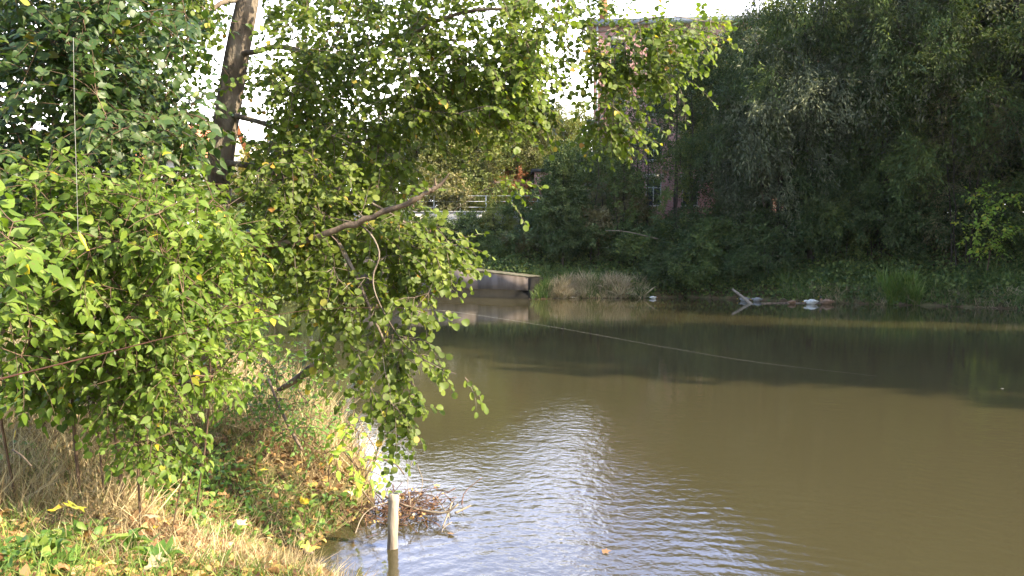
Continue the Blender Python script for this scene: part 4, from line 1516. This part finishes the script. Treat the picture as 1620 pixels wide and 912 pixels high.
shrub('drooping_shrub', 'small shrub of drooping pale green sprigs low on the near bank', 'shrub',
      [(gp(215, 5.8), P(225, 590, 5.5)), (gp(260, 5.9), P(270, 600, 5.6))],
      [(225, 620, 60, 45, 5.3, 5.7, 14), (250, 685, 60, 30, 5.2, 5.6, 13), (215, 560, 60, 30, 5.4, 5.8, 6)],
      .05, OV, 'shrub', 4, .26, 8, .005, .7, nrm=(.3, .8, .4))
shrub('ash_sapling', 'sapling with large pale leaves reaching in from the left edge', 'sapling',
      [(gp(-60, 4.9), P(-40, 400, 4.6))], [(5, 370, 35, 30, 4.3, 4.6, 4), (-30, 470, 40, 50, 4.3, 4.6, 5)],
      .088, OV, 'shrub', 3, .3, 6, .012, .2, nrm=(.4, .7, .3))
shrub('spindle_sprig', 'yellow-green leafy sprig hanging over the near water edge', 'sprig',
      [(gp(520, 8.2), P(545, 690, 8.0))], [(560, 690, 22, 30, 7.6, 8.0, 4), (575, 735, 18, 18, 7.5, 7.8, 4)],
      .085, leaf_template(.24, 'ovate'), 'yellowleaf', 2, .24, 6, .006, .8, nrm=(.2, .7, .4))
shrub('bramble_bush', 'low straggly bush of small leaves behind the bank grass', 'bush',
      [(gp(400, 9.5), P(420, 560, 9.4)), (gp(470, 10.5), P(480, 570, 10.4))],
      [(400, 560, 70, 50, 8.5, 10, 26), (480, 600, 60, 50, 8.6, 10, 22), (430, 650, 80, 40, 7.6, 8.8, 22), (500, 690, 50, 30, 7.8, 8.8, 10)],
      .045, OV, 'weed', 3, .3, 7, .008, .3)

# ------------------------------------------------------------------ ground cover on the near bank
def near_pts(n, edge=.02, xlo=-6.5, ylo=3.8, yhi=17):
    out = []
    while sum(map(len, out)) < n:
        y = rng.uniform(0, 1, n) ** 1.6 * (yhi - ylo) + ylo
        x = rng.uniform(xlo, -.6, n) * np.maximum(1, y / 9)
        ok = (x > -y * .64 - .4) & inside(x, y, NEAR_POLY)
        x, y = x[ok], y[ok]
        ok = seg_dist(x, y, NEAR_LINE) > edge
        out.append(np.column_stack([x[ok], y[ok]]))
    return np.concatenate(out)[:n]


def field(xy, hmin, hmax, tmpl, lean, zoff=-.01):
    z = H(xy[:, 0], xy[:, 1]) + zoff
    n = len(xy)
    d = np.column_stack([rng.normal(.15, lean, n), rng.normal(-.1, lean, n), np.ones(n)])
    nn = np.column_stack([rng.normal(0, 1, n), rng.normal(0, 1, n), np.full(n, .3)])
    return leaf_cloud(np.column_stack([xy, z]), d, nn, rng.uniform(hmin, hmax, n), tmpl)


xy = near_pts(44000)
m = wav(xy[:, 0], xy[:, 1], 1.6, 31)
dry = xy[m > -.22]
grn = xy[m < -.05]
NB = leaf_template(.012, 'blade')
NB2 = leaf_template(.02, 'blade')
add('dry_grass', crown_mesh('dry_grass', [field(dry, .07, .24, NB, .9)], M['straw'], False), None, 'matted dry straw grass covering the near bank', 'grass', None, 'stuff')
add('green_grass', crown_mesh('green_grass', [field(grn[:16000], .06, .2, NB2, .6)], M['grass'], False), None, 'short green grass between the dry stalks of the near bank', 'grass', None, 'stuff')
# tall straw behind
xy = near_pts(9000, .05, ylo=8.5, yhi=16)
add('tall_dry_grass', crown_mesh('tall_dry_grass', [field(xy, .2, .55, NB, .45)], M['straw'], False), None, 'taller straw stalks and green blades at the back of the near bank', 'grass', None, 'stuff')
xy = near_pts(16000, .3, ylo=5.4, yhi=8.6)
xy = xy[(xy[:, 0] < -.42 * xy[:, 1]) & (wav(xy[:, 0], xy[:, 1], 2.4, 77) > -.35)]
add('rough_grass', crown_mesh('rough_grass', [field(xy, .12, .38, NB, .6)], M['straw'], False), None, 'rough knee high dead grass under the left shrubs', 'grass', None, 'stuff')
# low weeds
xy = near_pts(26000)
m = wav(xy[:, 0], xy[:, 1], 1.9, 41) + .4 * wav(xy[:, 0], xy[:, 1], 6, 42)
m = m - .35 * ((xy[:, 1] < 5.9) & (xy[:, 0] < -1.9))
xy = xy[m > .13]
z = H(xy[:, 0], xy[:, 1])
pos = np.column_stack([xy, z + rng.uniform(.01, .17, len(xy)) * rng.uniform(.2, 1, len(xy))])
cl = leaf_cloud(pos, norm(rng.normal(0, 1, pos.shape) * [1, 1, .5] + [0, 0, .3]), UP + SUNV * .3 + rng.normal(0, .6, pos.shape), rng.uniform(.025, .08, len(xy)), leaf_template(.34, 'ovate'))
add('weeds', crown_mesh('weeds', [cl], M['weed']), None, 'low green weeds spreading over the near bank', 'weeds', None, 'stuff')
# litter
xy = near_pts(15000)
z = H(xy[:, 0], xy[:, 1])
pos = np.column_stack([xy, z + rng.uniform(.01, .05, len(xy))])
cl = leaf_cloud(pos, norm(rng.normal(0, 1, pos.shape) * [1, 1, .3]), UP + rng.normal(0, .5, pos.shape), rng.uniform(.025, .09, len(xy)), leaf_template(.36, 'ovate'))
add('leaf_litter', crown_mesh('leaf_litter', [cl], M['litter']), None, 'brown fallen leaf litter lying on the near bank', 'leaf litter', None, 'stuff')


def plant_from_leaves(name, label, cat, base, nleaf, lmin, lmax, tmpl, mat, up=.6, group=None):
    a = np.linspace(0, 6.28, nleaf, endpoint=False) + rng.normal(0, .2, nleaf)
    d = np.column_stack([np.cos(a), np.sin(a), rng.uniform(up * .6, up * 1.4, nleaf)])
    nn = np.tile(UP, (nleaf, 1)) * 1.0 - d * .2 + rng.normal(0, .1, (nleaf, 3))
    pos = np.column_stack([np.cos(a) * .01, np.sin(a) * .01, np.zeros(nleaf)])
    cl = leaf_cloud(pos, d, nn, rng.uniform(lmin, lmax, nleaf), tmpl)
    return add(name, crown_mesh(name, [cl], M[mat]), None, label, cat, group, None, tuple(base))


LONG = leaf_template(.13, 'long')
for px, py, D, lab, nl, a, b in [
    (200, 800, 5.25, 'rosette of long narrow upright leaves in the middle of the near bank', 12, .14, .25),
    (235, 850, 4.95, 'rosette of arching strap leaves below the upright rosette', 11, .15, .24),
    (75, 800, 5.1, 'broad leaved green rosette near the left edge of the bank', 9, .10, .18),
    (60, 860, 4.9, 'low green rosette at the bottom left corner', 9, .10, .17),
    (345, 860, 5.1, 'round leaved green clump right of the strap leaf rosette', 9, .07, .12),
    (150, 760, 5.5, 'small upright rosette left of the upright strap leaves', 8, .10, .17),
]:
    plant_from_leaves('rosette_plant', lab, 'plant', gp(px, D) + [0, 0, .01], nl, a, b, LONG if 'strap' in lab or 'narrow' in lab else leaf_template(.26, 'long'), 'weed', .9, 'leafy rosettes on the near bank')
plant_from_leaves('burdock_leaf', 'single large pale leaf poking in at the left edge above the grass', 'leaf', P(-15, 650, 4.9), 3, .2, .26, leaf_template(.3, 'ovate'), 'weed', .3)
MAP = leaf_template(.55, 'maple')


def single_leaf(name, label, group, pos, size, mat, face=(.4, -.2, .8)):
    a = rng.uniform(0, 6.28)
    cl = leaf_cloud(np.zeros((1, 3)), np.array([[math.cos(a), math.sin(a), .1]]), np.array([face]) + rng.normal(0, .15, (1, 3)), np.array([size]), MAP, .05)
    add(name, crown_mesh(name, [cl], M[mat]), None, label, 'leaf', group, None, tuple(pos))


for px, py, D, mat, size, lab in [
    (120, 684, 5.4, 'yellowleaf', .13, 'large yellow-green leaf standing up in the dry grass'),
    (157, 900, 4.8, 'gold', .11, 'bright yellow fallen leaf at the bottom edge of the bank'),
    (490, 862, 6.2, 'gold', .11, 'golden curled leaf at the water edge'),
    (500, 832, 6.45, 'paleleaf', .09, 'pale cream leaf above the golden curled leaf'),
    (562, 780, 8.2, 'paleleaf', .08, 'pale leaf lying on the mud beside the water'),
    (240, 770, 5.6, 'paleleaf', .11, 'pale cream leaf behind the upright rosette'),
    (376, 715, 6.5, 'paleleaf', .08, 'small white looking leaf on the slope'),
    (82, 764, 5.3, 'gold', .09, 'yellow leaf above the left rosette'),
    (475, 757, 7.4, 'gold', .1, 'yellow leaf on the brown slope near the water'),
    (405, 635, 7.6, 'gold', .1, 'yellow leaf caught in the low bush'),
    (235, 890, 4.85, 'paleleaf', .11, 'pale tan leaf beside the bright yellow one at the bottom edge'),
    (405, 905, 5.5, 'gold', .1, 'yellow leaf at the bottom edge near the water'),
]:
    b = gp(px, D)
    p = P(px, py, D)
    single_leaf('fallen_leaf', lab, 'large fallen leaves on the near bank', (p[0], p[1], max(b[2] + .03, min(p[2], b[2] + .2))), size, mat)
xy = near_pts(90, .05, yhi=12)
for k in range(90):
    z = float(H(xy[k, 0], xy[k, 1]))
    single_leaf('small_fallen_leaf', 'small yellow or tan fallen leaf on the grass of the near bank', 'small fallen leaves on the near bank',
                (xy[k, 0], xy[k, 1], z + rng.uniform(.03, .08)), rng.uniform(.04, .075), ('gold', 'litter', 'paleleaf', 'gold', 'litter')[k % 5], (0, 0, 1))
for px, py, lab, mat, size in [(1593, 618, 'pale leaf floating alone at the right edge of the water', 'paleleaf', .06), (955, 882, 'pale leaf floating near the bottom edge in the sky reflection', 'litter', .075),
                               (715, 852, 'brown leaf floating right of the twig snag', 'litter', .06), (890, 862, 'tiny pale leaf floating left of the pale leaf', 'paleleaf', .03),
                               (690, 775, 'brown leaf floating behind the twig snag', 'litter', .07)]:
    D = CAM_H / ((py - 390) / F)
    single_leaf('floating_leaf', lab, 'leaves floating on the river', (fx(px, D), D, .012), size, mat, (0, 0, 1))

# ------------------------------------------------------------------ post, snag, logs
pz = P(621, 870, 7.25)
po = thing('wooden_post', 'weathered round wooden post standing in the shallow water', 'post', (pz[0], pz[1], -.5))
pts = [(-.012, 0, 0), (-.006, 0, .3), (0, 0, .5), (.006, 0, .75), (.014, 0, .955)]
q = spline(pts, 16)
V, Fs = tube_path(q, .044 + .003 * np.sin(np.arange(16) * 1.9), 20)
add('shaft', make_mesh('post_shaft', V, Fs, surf_mat('weathered_wood', [(.3, (.14, .11, .085)), (.5, (.33, .28, .22)), (.7, (.46, .41, .34))], 5, 8, .85, .7, 22, .2, (3, 3, .5), .008), None, True), po)
cl = leaf_cloud(np.array([[.014, 0, .96], [.03, 0, .965], [0, -.01, .962]]), np.array([[1, .2, .3], [1, -.4, .1], [-.7, -.3, .5]]), np.tile(UP, (3, 1)), np.array([.07, .06, .05]), OV)
o = add('leaf_sprig', crown_mesh('post_sprig', [cl], M['weed']), None, 'few green leaves lying on top of the wooden post', 'leaves', None, None, (pz[0], pz[1], -.5))

sn = thing('twig_snag', 'tangled snag of brown twigs and roots caught behind the wooden post', 'driftwood', (-1.0, 8.2, 0))
sn.scale = (.82, .82, .82)
parts = []
for k in range(260):
    c = np.array([rng.normal(-.03, .27), rng.normal(0, .3), rng.uniform(-.05, .17)])
    L = rng.uniform(.12, .45)
    a = rng.uniform(0, 6.28)
    d = np.array([math.cos(a), math.sin(a) * .6, rng.normal(0, .35)])
    pts = [c - d * L / 2, c + rng.normal(0, .05, 3), c + d * L / 2 + [0, 0, rng.normal(0, .05)]]
    r = rng.uniform(.003, .008)
    parts.append(tube_path(spline(pts, 6), np.linspace(r, r * .5, 6), 4))
add('twigs', make_mesh('snag_twigs', *join(parts), surf_mat('red_brown_twig', [(.3, (.06, .035, .025)), (.7, (.17, .095, .065))], 10), None, True), sn)
o0 = np.array([-1.0, 8.2, 0])
parts = []
for pts, r in [([P(596, 778, 8.2), P(640, 800, 8.0), P(700, 812, 7.9), P(725, 798, 7.9)], .016), ([P(640, 800, 8.3), P(668, 784, 8.3), P(690, 788, 8.2), P(712, 822, 7.9)], .008),
               ([P(560, 850, 7.6), P(575, 815, 7.8), P(602, 798, 8.0), P(640, 790, 8.2)], .007), ([P(720, 812, 8), P(745, 800, 8.1)], .014),
               ([P(670, 880, 7.3), P(696, 860, 7.5), P(700, 838, 7.7), P(715, 826, 7.8)], .006), ([P(640, 830, 8), P(668, 770, 8.1), P(660, 735, 8.2)], .006),
               ([P(650, 800, 8), P(645, 760, 8.2), P(652, 730, 8.2)], .005), ([P(715, 795, 8.0), P(708, 815, 7.9), P(700, 835, 7.8)], .012)]:
    parts.append(tube_path(spline([(p - o0) / .82 for p in pts], 10), np.linspace(r, r * .6, 10), 7))
add('branch', make_mesh('snag_branches', *join(parts), M['palewood'], None, True), sn)
N = 160
pos = np.column_stack([rng.normal(-.05, .26, N), rng.normal(0, .25, N), rng.uniform(.0, .14, N)])
cl = leaf_cloud(pos, norm(rng.normal(0, 1, (N, 3))), rng.normal(0, .6, (N, 3)) + UP, rng.uniform(.025, .06, N), leaf_template(.36, 'ovate'))
add('dead_leaves', crown_mesh('snag_leaves', [cl], M['litter']), sn)

# rotten log on the edge
q = spline([P(462, 782, 7.3), P(492, 800, 7.1), P(515, 822, 6.9), P(532, 838, 6.75)], 16)
q[:, 2] = np.maximum(q[:, 2], .05)
q = spline(q, 60)
q[:, 2] = H(q[:, 0], q[:, 1]) + np.interp(np.arange(60), [0, 25, 59], [.0, .015, .02])
V, Fs = tube_path(q, np.interp(np.arange(60), [0, 4, 20, 34, 50, 59], [.012, .034, .045, .028, .04, .012]) + rng.normal(0, .002, 60), 26)
ring_ = np.arange(len(V)) % 26
grain = np.random.default_rng(5).normal(0, 1, 26)[ring_]
V += norm(V - np.repeat(q, 26, 0)) * (grain * .007 + rng.normal(0, .003, len(V)))[:, None]
add('rotten_log', make_mesh('rotten_log', V, Fs, M['deadwood'], None, False), None, 'dark rotten log half buried at the near water edge', 'log')
for nm, lab, pts, r in [
    ('dark_stump', 'dark broken branch stub lying in the straw grass below the alder', [P(440, 618, 8.8), P(470, 600, 8.7), P(492, 582, 8.6), P(508, 572, 8.55)], (.02, .04, .035, .02)),
    ('dry_stick', 'slanting dry stick stuck in the bank left of the dark stub', [P(425, 600, 8.6), P(440, 640, 8.3), P(465, 690, 8.0), P(478, 712, 7.9)], (.012, .014, .016, .012)),
    ('dry_stick', 'thin arched twig reaching from the bank into the water', [P(568, 732, 8.9), P(598, 726, 8.9), P(625, 734, 8.9), P(640, 752, 8.9)], (.012, .010, .008, .006)),
    ('dry_stick', 'thin twig poking from the mud towards the post', [P(565, 765, 8.0), P(580, 785, 7.9), P(592, 800, 7.8)], (.008, .007, .005)),
    ('dry_stick', 'long thin twig standing over the water edge', [P(575, 760, 8.4), P(596, 720, 8.4), P(575, 680, 8.4), P(555, 640, 8.5)], (.006, .006, .005, .003)),
    ('dry_stick', 'pale twig on the grass at the left of the near bank', [P(20, 712, 5.2), P(35, 722, 5.1), P(50, 738, 5.05)], (.006, .006, .004)),
]:
    q = spline(pts, 12)
    V, Fs = tube_path(q, np.interp(np.linspace(0, 1, 12), np.linspace(0, 1, len(r)), r), 7)
    add(nm, make_mesh(nm, V, Fs, M['deadwood'], None, True), None, lab, 'stick')

# ------------------------------------------------------------------ fishing tackle
rod = thing('fishing_rod', 'slim dark fishing rod reaching from the left edge out over the bank', 'fishing rod', tuple(P(-120, 632, 3.4)))
ro = P(-120, 632, 3.4)
rp = spline([P(-120, 632, 3.4) - ro, P(0, 600, 3.9) - ro, P(170, 558, 4.6) - ro, P(340, 517, 5.4) - ro, P(500, 490, 6.2) - ro, P(640, 487, 6.9) - ro], 30)
V, Fs = tube_path(rp, np.linspace(.0055, .0012, 30), 8)
add('blank', make_mesh('rod_blank', V, Fs, surf_mat('rod_varnish', [(.3, (.03, .015, .01)), (.7, (.07, .03, .02))], 3, 2, .4, spec=.3), None, True), rod)
gm_ = surf_mat('guide_metal', [(.3, (.25, .25, .25)), (.7, (.4, .4, .4))], 3, 2, .3)
for k in (7, 12, 17, 21, 25, 29):
    c = rp[k] + [0, 0, -.012]
    t = np.linspace(0, 2 * math.pi, 13)
    ring = np.column_stack([np.zeros(13), .008 * np.cos(t), .008 * np.sin(t)]) + c
    V, Fs = tube_path(ring, np.full(13, .0013), 5, False)
    add('guide', make_mesh('rod_guide', V, Fs, gm_, None, True), rod)
lm = surf_mat('fishing_line', [(.3, (.25, .25, .23)), (.7, (.35, .35, .32))], 3, 2, .4)
lp = spline([P(640, 487, 6.9), P(735, 496, 7.7), P(900, 522, 9.6), P(1060, 551, 12), P(1210, 575, 14.8), np.array([fx(1390, 17.0), 17.0, 0.0])], 60)
V, Fs = tube_path(lp, np.full(60, .0005), 5)
add('fishing_line', make_mesh('fishing_line', V, Fs, lm, None, True), None, 'thin pale fishing line running from the rod tip across the river', 'fishing line')
V, Fs = tube_path(spline([P(116, 60, 4.6), P(118, 180, 4.62), P(121, 280, 4.63), P(123, 352, 4.64), P(123, 366, 4.64)], 20), np.full(20, .0012), 5)
add('hanging_line', make_mesh('hanging_line', V, Fs, lm, None, True), None, 'fine white line hanging straight down in front of the left shrub', 'fishing line')
lr = thing('fishing_lure', 'yellow fish shaped lure hanging at the end of the vertical line', 'lure', tuple(P(123, 366, 4.64)))
a, b = P(124, 368, 4.64) - P(123, 366, 4.64), P(139, 397, 4.62) - P(123, 366, 4.64)
q = np.array([a + (b - a) * t for t in np.linspace(0, 1, 12)])
V, Fs = tube_path(q, np.interp(np.linspace(0, 1, 12), [0, .2, .45, .8, .9, 1], [.003, .010, .012, .005, .003, .009]), 10)
add('body', make_mesh('lure_body', V, Fs, surf_mat('yellow_rubber', [(.3, (.6, .55, .03)), (.7, (.75, .7, .08))], 6, 2, .4), None, True), lr)
V, Fs = tube_path(spline([a, a + [.004, 0, .008], a + [.012, 0, .004], a + [.012, 0, -.008]], 8), np.full(8, .0012), 5)
add('hook', make_mesh('lure_hook', V, Fs, gm_, None, True), lr)

# ------------------------------------------------------------------ thin haze added to lift far dark tones like a lens veil
hz = bpy.data.materials.new('haze')
n, l = nodes_of(hz)
out = n.new('ShaderNodeOutputMaterial')
pv = n.new('ShaderNodeVolumePrincipled')
pv.inputs['Color'].default_value = (.92, .93, .90, 1)
pv.inputs['Density'].default_value = .0001
pv.inputs['Anisotropy'].default_value = .2
l.new(pv.outputs['Volume'], out.inputs['Volume'])
V, Fs = box(-560, 560, -210, 720, -2.6, 26)
add('haze', make_mesh('haze', V, Fs, hz), None, 'thin pale haze added over the river for the lens veil on far dark tones', 'haze', None, 'stuff')
